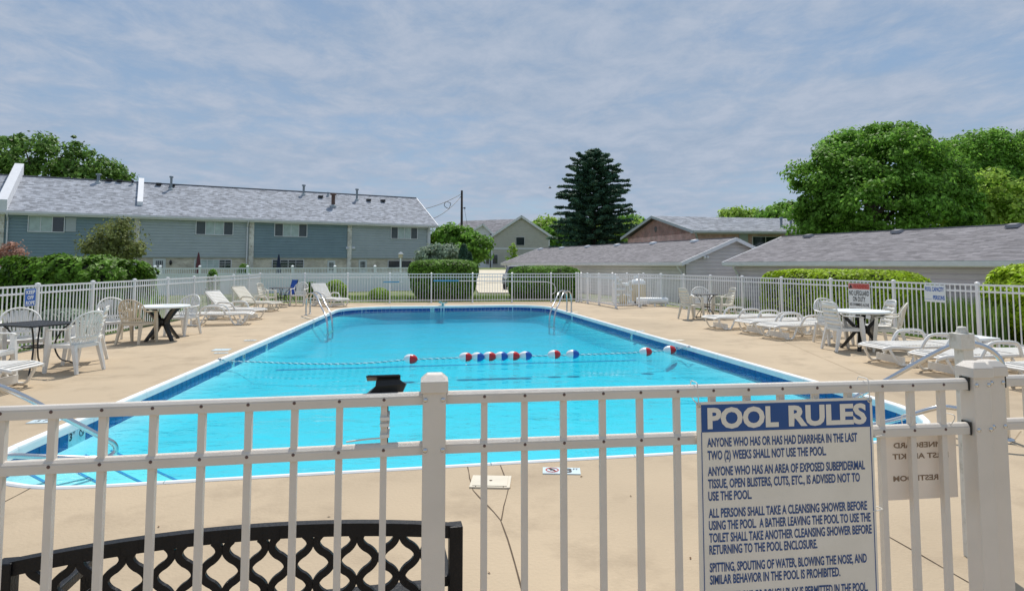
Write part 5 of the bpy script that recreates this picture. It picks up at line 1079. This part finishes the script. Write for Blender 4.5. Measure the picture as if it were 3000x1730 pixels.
# bird
p = D(1611, 551, 60); bd = empty('bird', p, 0, 'tiny dark bird flying in the open sky left of the pine', 'bird'); MB().tube([(-.16, 0, 0), (-.05, 0, .01), (.08, 0, .02), (.15, 0, .03)], [.01, .04, .045, .01], 6).build('body', M['blackp'], bd)
for sy in (-1, 1): MB().add([(-.04, 0, .03), (.06, 0, .03), (.02, sy*.22, .16), (-.06, sy*.20, .14)], [(0, 1, 2, 3), (3, 2, 1, 0)]).build('wing', M['blackp'], bd)

# ------------------------------------------------------------------ pool fittings
def ladder(feet, top, down, label):
    f1, f2 = [G(*p) for p in feet]; d1, d2 = [G(*p, -.05) for p in down]; root = empty('pool_ladder', (f1+f2)/2, 0, label, 'ladder', 'steel grab rail ladders at the far corners of the pool'); o = (f1+f2)/2
    for f_, d in ((f1, d1), (f2, d2)):
        f_ = f_-o; d = d-o; h = top; e = (d-f_); pts = [f_, f_+Vector((0, 0, h*.7)), f_+Vector((e.x*.10, e.y*.10, h*.93)), f_+Vector((e.x*.30, e.y*.30, h)), f_+Vector((e.x*.50, e.y*.50, h*.90)), f_+Vector((e.x*.72, e.y*.72, h*.55)), f_+Vector((e.x, e.y, .0)), f_+Vector((e.x*1.05, e.y*1.05, -.9))]
        MB().tube(smooth_path(pts, 5), .024, 10).build('rail', M['steel'], root); MB().lathe([(.05, .0), (.05, .012), (.024, .02)], f_, 14).build('flange', M['steel'], root)
    a, b = (d1-o)*1.03, (d2-o)*1.03
    for z in (-.35, -.65): MB().bar((a.x, a.y, z), (b.x, b.y, z), .09, .03).build('tread', M['sheet'], root)
    return root
ladder(((896, 923), (908, 919)), .72, ((958, 947), (972, 938)), 'steel grab rails at the far left corner of the pool')
ladder(((1661, 910.5), (1674, 913)), .72, ((1611, 927), (1625, 929)), 'steel grab rails at the far right corner of the pool')
def stair_rail(pts, foot, label):
    o = Vector(foot); root = empty('stair_rail', o, 0, label, 'handrail'); MB().tube([p-o for p in smooth_path(pts, 7)], .0235, 12).build('tube', M['steel'], root); MB().lathe([(.055, 0), (.055, .012), (.026, .024)], (0, 0, 0), 16).build('flange', M['steel'], root)
stair_rail([(-4.95, 4.25, 0), (-4.95, 4.25, .60), (-4.88, 4.34, .88), (-4.7, 4.54, .93), (-4.17, 5.08, .655), (-3.86, 5.45, .32), (-3.66, 5.70, .075), (-3.60, 5.80, -.02), (-3.60, 5.81, -.10), (-3.68, 5.72, -.12), (-3.95, 5.42, -.02), (-4.12, 5.12, .075), (-4.45, 4.75, .10), (-4.9, 4.3, .10)], (-4.95, 4.25, 0), 'steel stair handrail looping into the water at the near left corner')
stair_rail([(4.53, 5.86, 0), (4.53, 5.86, .58), (4.47, 5.88, .78), (4.30, 5.95, .865), (4.12, 6.05, .80), (3.67, 6.32, .43), (3.35, 6.52, .16), (3.22, 6.60, .03), (3.19, 6.63, -.08), (3.30, 6.55, -.10), (3.72, 6.29, .065), (4.05, 6.10, .235), (4.2, 6.0, .25), (4.5, 5.87, .25)], (4.53, 5.86, 0), 'steel stair handrail at the near right corner beside the white post')
# rope with floats
ra, rb = G(652, 1054, .0), G(2010, 1018, .0); 
def rope_pt(x, y): return G(x, y, WZ+.012)
rp = [ra+Vector((.0, 0, .01)), G(672, 1057, -.08), rope_pt(735, 1059), rope_pt(860, 1064), rope_pt(980, 1065.5), rope_pt(1080, 1063), rope_pt(1190, 1054), rope_pt(1345, 1048), rope_pt(1480, 1044), rope_pt(1625, 1041), rope_pt(1780, 1036), rope_pt(1890, 1031), rope_pt(1960, 1025), G(1988, 1021, -.08), rb+Vector((0, 0, .01))]
path = smooth_path(rp, 9); rope = empty('float_rope', (0, 0, 0), 0, 'blue and white twisted rope stretched across the pool', 'rope'); 
for k in range(2):
    tw = []; acc = 0
    dense = [path[i].lerp(path[i+1], j/14) for i in range(len(path)-1) for j in range(14)]
    for i, p in enumerate(dense):
        acc += (dense[i]-dense[i-1]).length if i else 0; a = acc*52+k*math.pi; tw.append(p+Vector((0, math.cos(a)*.006, math.sin(a)*.006)))
    MB().tube(tw, .0075, 5).build('strand', M['rope' if k else 'signw2'], rope)
for e, q in ((ra, Vector((-.05, 0, 0))), (rb, Vector((.06, .02, 0)))): MB().lathe([(.035, .006), (.035, .012), (.02, .03), (.012, .035)], e+q, 12).tube([e+q+Vector((0, 0, .03)), e], .008, 6).build('anchor', M['steel'], rope)
fprof = []
me_w = MB().lathe([(.012, -.15), (.055, -.13), (.085, -.085), (.098, -.04), (.10, 0)], n=20).mesh('white_half', M['floatw']); hp_ = [(.10, 0.0), (.098, .04), (.085, .085), (.055, .13), (.012, .15)]
me_c = {'r': MB().lathe(hp_, n=20).mesh('coloured_half', M['floatr']), 'b': MB().lathe(hp_, n=20).mesh('coloured_half', M['floatb'])}
for i, (x, y, c) in enumerate(((1203, 1051, 'r'), (1364, 1045.5, 'r'), (1399.5, 1045, 'b'), (1434, 1043.5, 'r'), (1468.5, 1043, 'b'), (1503.5, 1042, 'r'), (1539.5, 1041.5, 'b'), (1623.5, 1038, 'r'), (1678, 1037, 'b'), (1891.5, 1030, 'r'), (1962, 1024.5, 'r'))):
    p = G(x, y, WZ+.035); f_ = empty('rope_float', p, 0, ('lone red and white float left of the group of six', 'first float of the group of six, red and white', 'second float of the group of six, blue and white', 'third float of the group of six, red and white', 'fourth float of the group of six, blue and white', 'fifth float of the group of six, red and white', 'last float of the group of six, blue and white',
        'red and white float right of the group of six', 'lone blue and white float near the next red one', 'red and white float near the right side, second from the coping', 'red and white float closest to the right coping')[i], 'float', 'floats on the pool rope')
    f_.rotation_euler = (0, R(90+random.uniform(-4, 4)), R(2+random.uniform(-6, 6))); f_.scale = (.86, .86, .84); inst('white_half', me_w, f_); inst('coloured_half', me_c[c], f_)
# teal fitting on the far coping
p = G(1297, 896, 0); ft = empty('pool_fitting', p, R(2), 'small teal bracket with twin pipes hanging over the far coping', 'fitting'); MB().box((0, .06, .10), (.16, .14, .05)).box((-.10, .10, .14), (.12, .10, .06)).box((.12, .05, .13), (.12, .06, .03)).box((0, .1, .04), (.08, .08, .08)).build('bracket', M['teal'], ft, .008)
for sx in (-.055, .055): MB().tube([(sx, -.0, .10), (sx, -.10, .06), (sx, -.12, -.4)], .016, 7).build('pipe', M['signw2'], ft)
# telescopic poles hanging on the far fence
bl_ = lambda x, z: Vector((bf[0]+bf[1]*0, 0, z))
def on_back(x, y):
    k = (x-CX)/F; Y = bf[0]/(k-bf[1])-.09; return D(x, y, Y)
a, b, c = on_back(1270, 822), on_back(1344, 822), on_back(1600, 825); pl_ = empty('skimmer_pole', a, 0, 'long pole with blue grip hung on the far fence before the left drum hedge', 'pole')
MB().tube([(0, 0, 0), b-a], .028, 8).build('grip', M['noodle'], pl_); MB().tube([b-a, c-a], .018, 8).build('shaft', M['alu'], pl_); d = on_back(1622, 832); e = on_back(1628, 852); f_ = on_back(1616, 862); MB().tube(smooth_path([c-a, d-a, e-a, f_-a], 5), .012, 6).build('hook', M['alu'], pl_)
a, b, c = on_back(1123, 826), on_back(1170, 825.5), on_back(1180, 825.5); pl2 = empty('skimmer_pole', a, 0, 'short light blue pole hung on the far fence left of the drum hedge', 'pole'); MB().tube([(0, 0, 0), b-a], .02, 8).build('grip', M['noodle'], pl2); MB().tube([b-a, c-a], .012, 8).build('shaft', M['alu'], pl2)
# pump equipment
tk = empty('filter_tank', (5.02, 25.15, 0), 0, 'cream sand filter tank with a domed lid behind the pump screen', 'tank')
MB().lathe([(0, .14), (.25, .14), (.30, .20), (.305, .78), (.29, .80)], n=28).build('body', M['cream'], tk); MB().lathe([(.29, .80), (.31, .81), (.31, .86), (.26, .96), (.14, 1.03), (0, 1.04)], n=28).build('lid', M['signw2'], tk); MB().lathe([(.2, 0), (.24, .14)], n=20).build('foot', M['blackp'], tk); MB().lathe([(.05, 1.03), (.05, 1.16), (0, 1.17)], n=12).tube([(-.02, 0, 1.10), (-.18, -.05, 1.10)], .03, 8).build('valve', M['signw2'], tk)
pu = empty('pool_pump', (4.33, 24.75, 0), 0, 'white pump and stacked pipework left of the cream filter tank', 'pump')
mb = MB()
for i, (x, y, z0_, z1_) in enumerate(((-.30, 0, .05, .85), (-.05, .1, .1, .95), (.18, -.05, .05, .75), (-.18, .2, .3, 1.05), (.32, .1, .1, .9))): mb.lathe([(.055, z0_), (.055, z1_), (.07, z1_), (.07, z1_+.06), (0, z1_+.07)], (x, y, 0), 12)
for a, b in (((-.36, 0, .62), (.4, .05, .60)), ((-.34, -.1, .40), (.3, -.1, .38)), ((-.3, .1, .82), (.42, .12, .84)), ((-.4, -.12, .12), (.42, -.12, .12))): mb.tube([a, b], .05, 10)
mb.build('pipework', M['signw2'], pu); MB().lathe([(0, -.16), (.13, -.16), (.15, -.1), (.15, .14), (.10, .2), (0, .2)], (0, -.12, .24), 16).box((0, -.12, .05), (.36, .22, .08)).build('strainer', M['cream'], pu)
cl = empty('chlorinator', (5.5, 24.35, 0), R(-12), 'long white horizontal cylinder lying on the deck right of the filter tank', 'cylinder'); o = MB().lathe([(0, -.62), (.10, -.60), (.13, -.54), (.13, .54), (.10, .60), (0, .62)], n=20).build('shell', M['signw2'], cl); o.rotation_euler = (0, R(90), 0); o.location = (-.1, 0, .2)
for x in (-.5, 0, .4): MB().box((x, 0, .05), (.06, .22, .10)).build('saddle', M['signw2'], cl)
MB().tube(smooth_path([(.5, -.05, .12), (.68, -.15, .05), (.85, -.1, .12), (.92, -.05, .32)], 5), .016, 6).build('hose', M['black'], cl)

# ------------------------------------------------------------------ signs on the pool fence
def fence_sign(x, f_, off, w_, zc, hh, label, name='fence_sign'):
    k = (x-CX)/F; Y = f_[0]/(k-f_[1]); X = f_[0]+f_[1]*Y; d = Vector((f_[1], 1)).normalized()
    if f_[1] < -.2: rz = math.atan2(-d.y, -d.x)                 # right fence: sign faces the pool
    else: rz = math.atan2(d.y, d.x)
    nx = Vector((math.sin(rz), -math.cos(rz))); root = empty(name, (X+nx.x*off, Y+nx.y*off, zc), rz, label, 'sign'); return root
s1 = fence_sign(90.5, lf, .035, .22, .995, .3, 'blue KEEP OFF ROPE sign fixed to the left fence')
kx, kz = .155, .165
plate(rrect(kx, kz, .025), -.003, .0).build('panel', M['signw2'], s1); plate(rrect(kx-.009, kz-.009, .02), -.0055, -.0035).build('face', M['blue2'], s1)
for i, tx in enumerate(('KEEP', 'OFF', 'ROPE')): lettering(s1, tx, -kx*.78 if tx != 'OFF' else -kx*.55, .062-.098*i, kx*1.56 if tx != 'OFF' else kx*1.1, .066, M['signw2'], -.0075, .03)
wx, hz_ = .33, .42
s2 = fence_sign(2515, rf, .035, .6, 1.15-hz_, .4, 'white WARNING NO LIFEGUARD ON DUTY sign with red heading on the right fence')
plate(rrect(wx, hz_, .01), -.003, 0).build('panel', M['signw2'], s2); plate([(-wx+.01, hz_-.15), (wx-.01, hz_-.15), (wx-.01, hz_-.01), (-wx+.01, hz_-.01)], -.0055, -.0035).build('heading', M['red'], s2)
plate([(-wx+.03, hz_-.13), (-wx+.14, hz_-.13), (-wx+.085, hz_-.03)], -.0085, -.006).build('warning_triangle', M['dark'], s2)
lettering(s2, 'WARNING', -wx+.16, hz_-.128, .46, .095, M['red2'], -.0085, .03)
lettering(s2, 'NO LIFEGUARD', -wx+.03, hz_-.30, .60, .115, M['dark'], -.0055, .02); lettering(s2, 'ON DUTY', -wx+.14, hz_-.445, .38, .115, M['dark'], -.0055, .02)
lettering(s2, 'NO SWIMMING ALONE', -wx+.04, hz_-.555, .58, .07, M['dark'], -.0055, .015); lettering(s2, 'CHILDREN UNDER 14 YEARS', -wx+.04, hz_-.66, .58, .05, M['dark'], -.0055, .01); lettering(s2, 'MUST BE ACCOMPANIED BY AN ADULT', -wx+.04, hz_-.75, .58, .045, M['dark'], -.0055, .008)
s3 = fence_sign(2736, rf, .035, .6, .985, .4, 'white POOL CAPACITY PERSONS sign with blue letters on the right fence')
plate(rrect(.245, .178, .01), -.003, 0).build('panel', M['signw2'], s3); lettering(s3, 'POOL CAPACITY', -.222, .05, .435, .085, M['blue2'], -.0055, .03); lettering(s3, 'PERSONS', -.04, -.125, .265, .085, M['blue2'], -.0055, .03)
plate([(-.225, -.125), (-.07, -.125), (-.07, -.120), (-.225, -.120)], -.0055, -.0035).build('blank_line', M['blue2'], s3)

# ------------------------------------------------------------------ near fence, bench, rules board
ZT = 1.25
yA = lambda x: 1188-(1188-1145.5)*x/1236; yB = lambda x: 1143-(1143-1105)*(x-1311)/(2845-1311)
a0, a1 = V2(G(0, yA(0), ZT)), V2(G(1240, yA(1240), ZT)); b0_, b1_ = V2(G(1305, yB(1305), ZT)), V2(G(2826, yB(2826), ZT)); dA = (a1-a0).normalized(); dB = (b1_-b0_).normalized()
pc = (a1+b0_)/2; nf = empty('near_fence', (0, 0, 0), 0, 'white picket fence close in front of us with the rules board on it', 'fence')
RPROF = [(-.0145, -.034), (-.0145, -.0125), (-.0125, -.0115), (-.0140, -.0100), (-.0075, -.0028), (-.0040, -.0010), (.0040, -.0010), (.0075, -.0028), (.0140, -.0100), (.0145, -.034)]
def rail_prof(mb, a, b, z):
    d = (b-a).normalized(); n_ = Vector((-d.y, d.x)); k = len(RPROF); vs = [(p.x+n_.x*u, p.y+n_.y*u, z+v) for p in (a, b) for u, v in RPROF]
    return mb.add(vs, [tuple(range(k)), tuple(reversed(range(k, 2*k)))]+[(i, k+i, k+(i+1) % k, (i+1) % k) for i in range(k)])
def near_rail(a, b, z, name='rail'):
    mb = rail_prof(MB(), a, b, z); return mb.build(name, M['alu_bounce'], nf, .0012)
npk = MB().box((0, 0, .635), (.0175, .0175, 1.19)).mesh('picket', M['alu_bounce']); screw_me = MB().lathe([(0, .0012), (.0016, .0013), (.0036, .0018), (.0045, 0)], n=10).mesh('screw', M['pipeb'])
def near_span(a, b, xs, yf, zs=(ZT, ZT-.134, .14)):
    for i, z in enumerate(zs):
        r_ = near_rail(a, b, z)
        d = (b-a).normalized(); nn_ = Vector((d.y, -d.x)); ang_ = math.atan2(d.y, d.x)
        for p in xs:
            if i < 2: q = p+nn_*.0142; s_ = inst('screw', screw_me, r_, (q.x, q.y, z-.0165), (R(90), 0, ang_))
    for p in xs: inst('picket', npk, nf, (p.x, p.y, 0), (0, 0, ang_))
def on_line(x, a, d):                         # column x of the photo on the plan line a + t d
    r_ = ray(x, 1165); k = r_.x/r_.y; t_ = (a.x-k*a.y)/(k*d.y-d.x); return a+d*t_
xsA = [on_line(x, a0, dA) for x in (13, 160, 307, 454, 595, 731, 865, 996, 1125.7)]; sp = (xsA[1]-xsA[0]).length
xsA = [xsA[0]-dA*sp*(k+1) for k in range(7)]+xsA
xsB = [on_line(x, b0_, dB) for x in (1418.5, 1536, 1650, 1764, 1873, 1981, 2085, 2187, 2286, 2387, 2484, 2577, 2666, 2756)]
near_span(a0-dA*1.05, a1, xsA, yA); near_span(b0_, b1_, xsB, yB)
def near_post(p, ang_, w_, h_, m='alu_bounce', parent=nf):
    o = MB().box((0, 0, h_/2), (w_, w_, h_)).build('fence_post', M[m], parent, .003); o.location = (p.x, p.y, 0); o.rotation_euler = (0, 0, ang_)
    c = MB().box((0, 0, h_-.006), (w_+.012, w_+.012, .030)); q = (w_+.012)/2; c.add([(-q, -q, h_+.009), (q, -q, h_+.009), (q, q, h_+.009), (-q, q, h_+.009), (-q*.55, -q*.55, h_+.026), (q*.55, -q*.55, h_+.026), (q*.55, q*.55, h_+.026), (-q*.55, q*.55, h_+.026)], [(0, 1, 5, 4), (1, 2, 6, 5), (2, 3, 7, 6), (3, 0, 4, 7), (4, 5, 6, 7)]); c.build('post_cap', M[m], o, .002)
    for sx in (-1, 1):
        for z in (ZT-.018, ZT-.152): s_ = inst('bolt', MB().lathe([(0, .003), (.0055, .0025), (.0065, 0)], n=12).mesh('bolt', M['steel']), o, (sx*(w_/2-.008), -w_/2-.0005, z), (R(90), 0, 0))
    return o
angA = math.atan2(dA.y, dA.x); angB = math.atan2(dB.y, dB.x)
near_post(pc, angB, .063, 1.272)
g1p = b1_+dB*.034; near_post(g1p, angB, .057, 1.274); 
for z in (ZT-.0165, ZT-.134-.0165): o = MB().box((0, 0, 0), (.004, .034, .039)).build('end_gasket', M['blackp'], nf); q = b1_-dB*.001; o.location = (q.x, q.y, z); o.rotation_euler = (0, 0, angB)
gate = empty('near_gate', (0, 0, 0), 0, 'white picket gate leaf at the right edge with its own square post', 'gate')
nB = Vector((-dB.y, dB.x)); g2p = g1p+dB*.080+nB*.030
o = near_post(g2p, angB, .056, 1.272, 'alu_bounce', gate)
ge0 = g2p+dB*.036; ge1 = ge0+dB*.9
for z in (ZT, ZT-.134, .14):
    rail_prof(MB(), ge0, ge1, z).build('rail', M['alu_bounce'], gate, .0012)
for z in (ZT-.0165,): o = MB().box((0, 0, 0), (.005, .034, .040)).build('end_gasket', M['blackp'], gate); o.location = (ge0.x+dB.x*.004, ge0.y+dB.y*.004, z); o.rotation_euler = (0, 0, angB)
for k in range(7): p = ge0+dB*(.095+.112*k); inst('picket', npk, gate, (p.x, p.y, 0), (0, 0, angB))
# rules board: hangs in front of the pickets
s_l = on_line(2031, b0_, dB); s_r = on_line(2540, b0_, dB); SW = (s_r-s_l).length; nrm = Vector((dB.y, -dB.x)); so_ = s_l+nrm*.020
ztop = ZT-.047; board = empty('rules_board', (so_.x, so_.y, ztop), angB, 'large white POOL RULES board with blue heading tied to the near fence', 'sign'); SHt = SW*1.5
MB().bb((0, -.0015, -SHt), (SW, .0015, 0)).build('panel', M['signw'], board)
plate([(SW*.025, -SW*.014), (SW*.025, -SW*.155), (SW*.985, -SW*.155), (SW*.985, -SW*.014)][::-1], -.0026, -.0017).build('heading', M['blue'], board)
bw_ = SW*.004
for x in (.025, .985): MB().bb((SW*x-bw_/2, -.0024, -SHt*.985), (SW*x+bw_/2, -.0017, -SW*.155)).build('border_line', M['blue'], board)
MB().bb((SW*.025, -.0024, -SHt*.988), (SW*.985, -.0017, -SHt*.984)).build('border_line', M['blue'], board)
# line positions measured on the board: left, baseline, right, cap height as fractions of its width
Ls = [('ANYONE WHO HAS OR HAS HAD DIARRHEA IN THE LAST', 0.2304, .905), ('TWO (2) WEEKS SHALL NOT USE THE POOL.', 0.2961, .722), ('ANYONE WHO HAS AN AREA OF EXPOSED SUBEPIDERMAL', 0.3778, .944), ('TISSUE, OPEN BLISTERS, CUTS, ETC., IS ADVISED NOT TO', 0.4412, .912), ('USE THE POOL.', 0.5038, .294),
      ('ALL PERSONS SHALL TAKE A CLEANSING SHOWER BEFORE', 0.5902, .948), ('USING THE POOL.  A BATHER LEAVING THE POOL TO USE THE', 0.6520, .966), ('TOILET SHALL TAKE ANOTHER CLEANSING SHOWER BEFORE', 0.7145, .970), ('RETURNING TO THE POOL ENCLOSURE.', 0.7745, .655),
      ('SPITTING, SPOUTING OF WATER, BLOWING THE NOSE, AND', 0.8628, .935), ('SIMILAR BEHAVIOR IN THE POOL IS PROHIBITED.', 0.9244, .780), ('NO BOISTEROUS OR ROUGH PLAY IS PERMITTED IN THE POOL,', 1.0109, .935)]
lettering(board, 'POOL', SW*.058, -SW*.133, SW*.397, SW*.100, M['signw'], -.0034, .042); lettering(board, 'RULES', SW*.512, -SW*.133, SW*.450, SW*.100, M['signw'], -.0034, .042)
for s_, bz, xr in Ls: lettering(board, s_, SW*.055, -SW*bz, SW*(xr-.055), SW*.0445, M['ink'], -.0024, .026)
for x in (.012, .985):
    ey = MB().lathe([(.0045, .0012), (.0075, .001), (.0075, -.001)], n=14).build('eyelet', M['steel'], board); ey.location = (SW*x, -.002, -.008); ey.rotation_euler = (R(90), 0, 0)
    MB().tube(smooth_path([(SW*x, -.004, -.008), (SW*x-.003, -.006, .02), (SW*x-.004, -.004, .052), (SW*x-.004, .02, .055), (SW*x-.004, .042, .05), (SW*x-.003, .042, .01), (SW*x, .012, -.006), (SW*x, -.004, -.008)], 4), .0016, 5).build('cable_tie', M['tie'], board)
for z, xx in ((-.33, .99), (-.115, 1.02)): MB().tube(smooth_path([(SW*xx-.004, -.004, z), (SW*xx+.012, -.006, z+.003), (SW*xx+.03, .004, z+.002), (SW*xx+.028, .03, z), (SW*xx, .032, z), (SW*xx-.004, -.004, z)], 4), .0015, 5).build('cable_tie', M['tie'], board)
# laminated sheet on the far side of the fence, read from behind
q0 = on_line(2592, b0_, dB); q1 = on_line(2812, b0_, dB); fq = q0-nrm*.024; sw_ = (q1-q0).length
sh_ = empty('paper_sign', (fq.x, fq.y, ZT-.155), angB, 'white laminated sheet seen from behind with SPINEBOARD FIRST AID KIT RESTROOM showing through', 'sign'); mb = MB(); mb.bb((0, -.0008, -.212), (sw_, .0008, 0)); mb.build('sheet', M['sheet'], sh_)
for tx, xr, z, ww in (('SPINEBOARD', .86, -.057, .70), ('FIRST AID KIT', .89, -.090, .75), ('RESTROOM', .74, -.156, .60)): lettering(sh_, tx, sw_*xr, z, sw_*ww, .0155, M['faint'], -.0016, .03, True)
for x in (.3, .84): MB().tube(smooth_path([(sw_*x, 0, -.004), (sw_*x-.004, -.03, .012), (sw_*x+.003, -.042, .036), (sw_*x, -.04, .048), (sw_*x, .002, .04), (sw_*x, 0, -.004)], 4), .0015, 5).build('cable_tie', M['tie'], sh_)
# solar lamp clipped behind the top rail
pk8 = xsA[-1]; sl0 = Vector((pk8.x, pk8.y, 0))-Vector((nrm.x, nrm.y, 0))*.05; lamp = empty('solar_lamp', (sl0.x, sl0.y, 0), angA, 'black solar spotlight strapped behind the near fence rail', 'lamp')
MB().box((-.006, .0, 1.281), (.094, .062, .004), Matrix.Rotation(R(-20), 3, 'X')).build('panel_frame', M['blackp'], lamp, .001); MB().box((-.006, .0008, 1.2837), (.086, .054, .002), Matrix.Rotation(R(-20), 3, 'X')).build('solar_panel', M['solar'], lamp)
mb = MB(); mb.add([(-.062, -.02, 1.225), (.040, -.02, 1.225), (.040, .05, 1.225), (-.062, .05, 1.225), (-.028, -.022, 1.262), (.056, -.022, 1.266), (.060, .03, 1.258), (-.024, .03, 1.258), (-.026, -.016, 1.279), (.036, -.016, 1.281), (.036, .02, 1.270), (-.026, .02, 1.270)], [(0, 3, 2, 1), (0, 1, 5, 4), (1, 2, 6, 5), (2, 3, 7, 6), (3, 0, 4, 7), (4, 5, 9, 8), (5, 6, 10, 9), (6, 7, 11, 10), (7, 4, 8, 11), (8, 9, 10, 11)]); mb.build('housing', M['blackp'], lamp, .002)
MB().bar((0, .005, 1.24), (0, .005, 1.095), .0165, .012, up=(0, 1, 0)).build('stake', M['blackp'], lamp)
for z in (1.166, 1.183, 1.137): MB().bb((-.0125, -.067, z-.004), (.0125, .012, z+.004)).build('strap', M['tie'], lamp)
MB().tube(smooth_path([(0, -.066, 1.133), (-.05, -.068, 1.132), (-.10, -.07, 1.128)], 4), .0022, 5).build('cable_tie', M['tie'], lamp)
# weathered post
wp = D(2822, 1000, 3.55); ps = empty('wooden_post', (wp.x, wp.y, 0), R(12), 'weathered white square post with a round knob beyond the near gate posts', 'post')
zt_ = D(2822, 974, 3.55).z; MB().box((0, 0, (zt_-.08)/2), (.064, .064, zt_-.08)).build('shaft', M['post'], ps, .003); MB().box((-.010, 0, zt_-.045), (.092, .08, .088)).build('head', M['post'], ps, .004)
MB().lathe([(.0, zt_+.036), (.018, zt_+.034), (.026, zt_+.026), (.024, zt_+.018), (.030, zt_+.010), (.030, zt_)], (-.005, 0, 0), 18).build('knob', M['post'], ps)
# bench
be1, be0 = G(1352, 1536, .82), G(-2, 1647, .82); bdv = (be1-be0); BLn = bdv.length; bang = math.atan2(bdv.y, bdv.x); bench = empty('garden_bench', (be0.x, be0.y, 0), bang, 'black cast metal bench with lattice back seen from behind through the near fence', 'bench')
arch = lambda x: .82+.045*(1-((x-BLn/2)/(BLn/2))**2) ; mb = MB(); q = 26
for i in range(q): x0_, x1_ = .02+(BLn-.04)*i/q, .02+(BLn-.04)*(i+1)/q; mb.bar((x0_, 0, arch(x0_)-.018), (x1_+.001, 0, arch(x1_)-.018), .028, .036)
mb.build('top_rail', M['bench'], bench)
for x in (.018, BLn-.018): MB().box((x, 0, .412), (.040, .045, .824)).build('end_post', M['bench'], bench, .003)
MB().bar((.04, 0, .44), (BLn-.04, 0, .44), .026, .035).build('bottom_rail', M['bench'], bench)
lat = .1215; nl = int((BLn-.09)/lat); x0_ = .045+((BLn-.09)-nl*lat)/2
def wv_(u):                                     # flattened wave, -1..1
    c = math.cos(u); return math.copysign(abs(c)**.82, c)
for i in range(nl+1):
    for s_ in (-1, 1):
        if (i == 0 and s_ < 0) or (i == nl and s_ > 0): continue
        pts = []
        zz = .455
        while zz < arch(x0_+i*lat)-.03: x = x0_+i*lat+s_*(.0085+(lat/2-.017)*.5*(1+wv_((zz-.7475)*2*math.pi/.115))); pts.append(Vector((x, 0, zz))); zz += .005
        mb = MB(); vs = []; hw_, hd = .0100, .007
        for j, p in enumerate(pts):
            t_ = (pts[min(j+1, len(pts)-1)]-pts[max(j-1, 0)]).normalized(); nn_ = Vector((t_.z, 0, -t_.x)); vs += [p-nn_*hw_+Vector((0, -hd, 0)), p+nn_*hw_+Vector((0, -hd, 0)), p+nn_*hw_+Vector((0, hd, 0)), p-nn_*hw_+Vector((0, hd, 0))]
        fs = []
        for j in range(len(pts)-1):
            a = 4*j
            for e in ((0, 1), (1, 2), (2, 3), (3, 0)): fs.append((a+e[0], a+e[1], a+4+e[1], a+4+e[0]))
        mb.add(vs, fs); mb.build('lattice_bar', M['bench'], bench)
for j in range(5): MB().bb((.04, .06+.088*j, .425), (BLn-.04, .06+.088*j+.07, .44)).build('seat_slat', M['bench'], bench)
for x in (.05, BLn-.05):
    MB().bar((x, .0, .66), (x, .42, .64), .045, .03).build('armrest', M['bench'], bench, .004); MB().bar((x, .44, .0), (x, .42, .64), .04, .045).build('leg', M['bench'], bench)
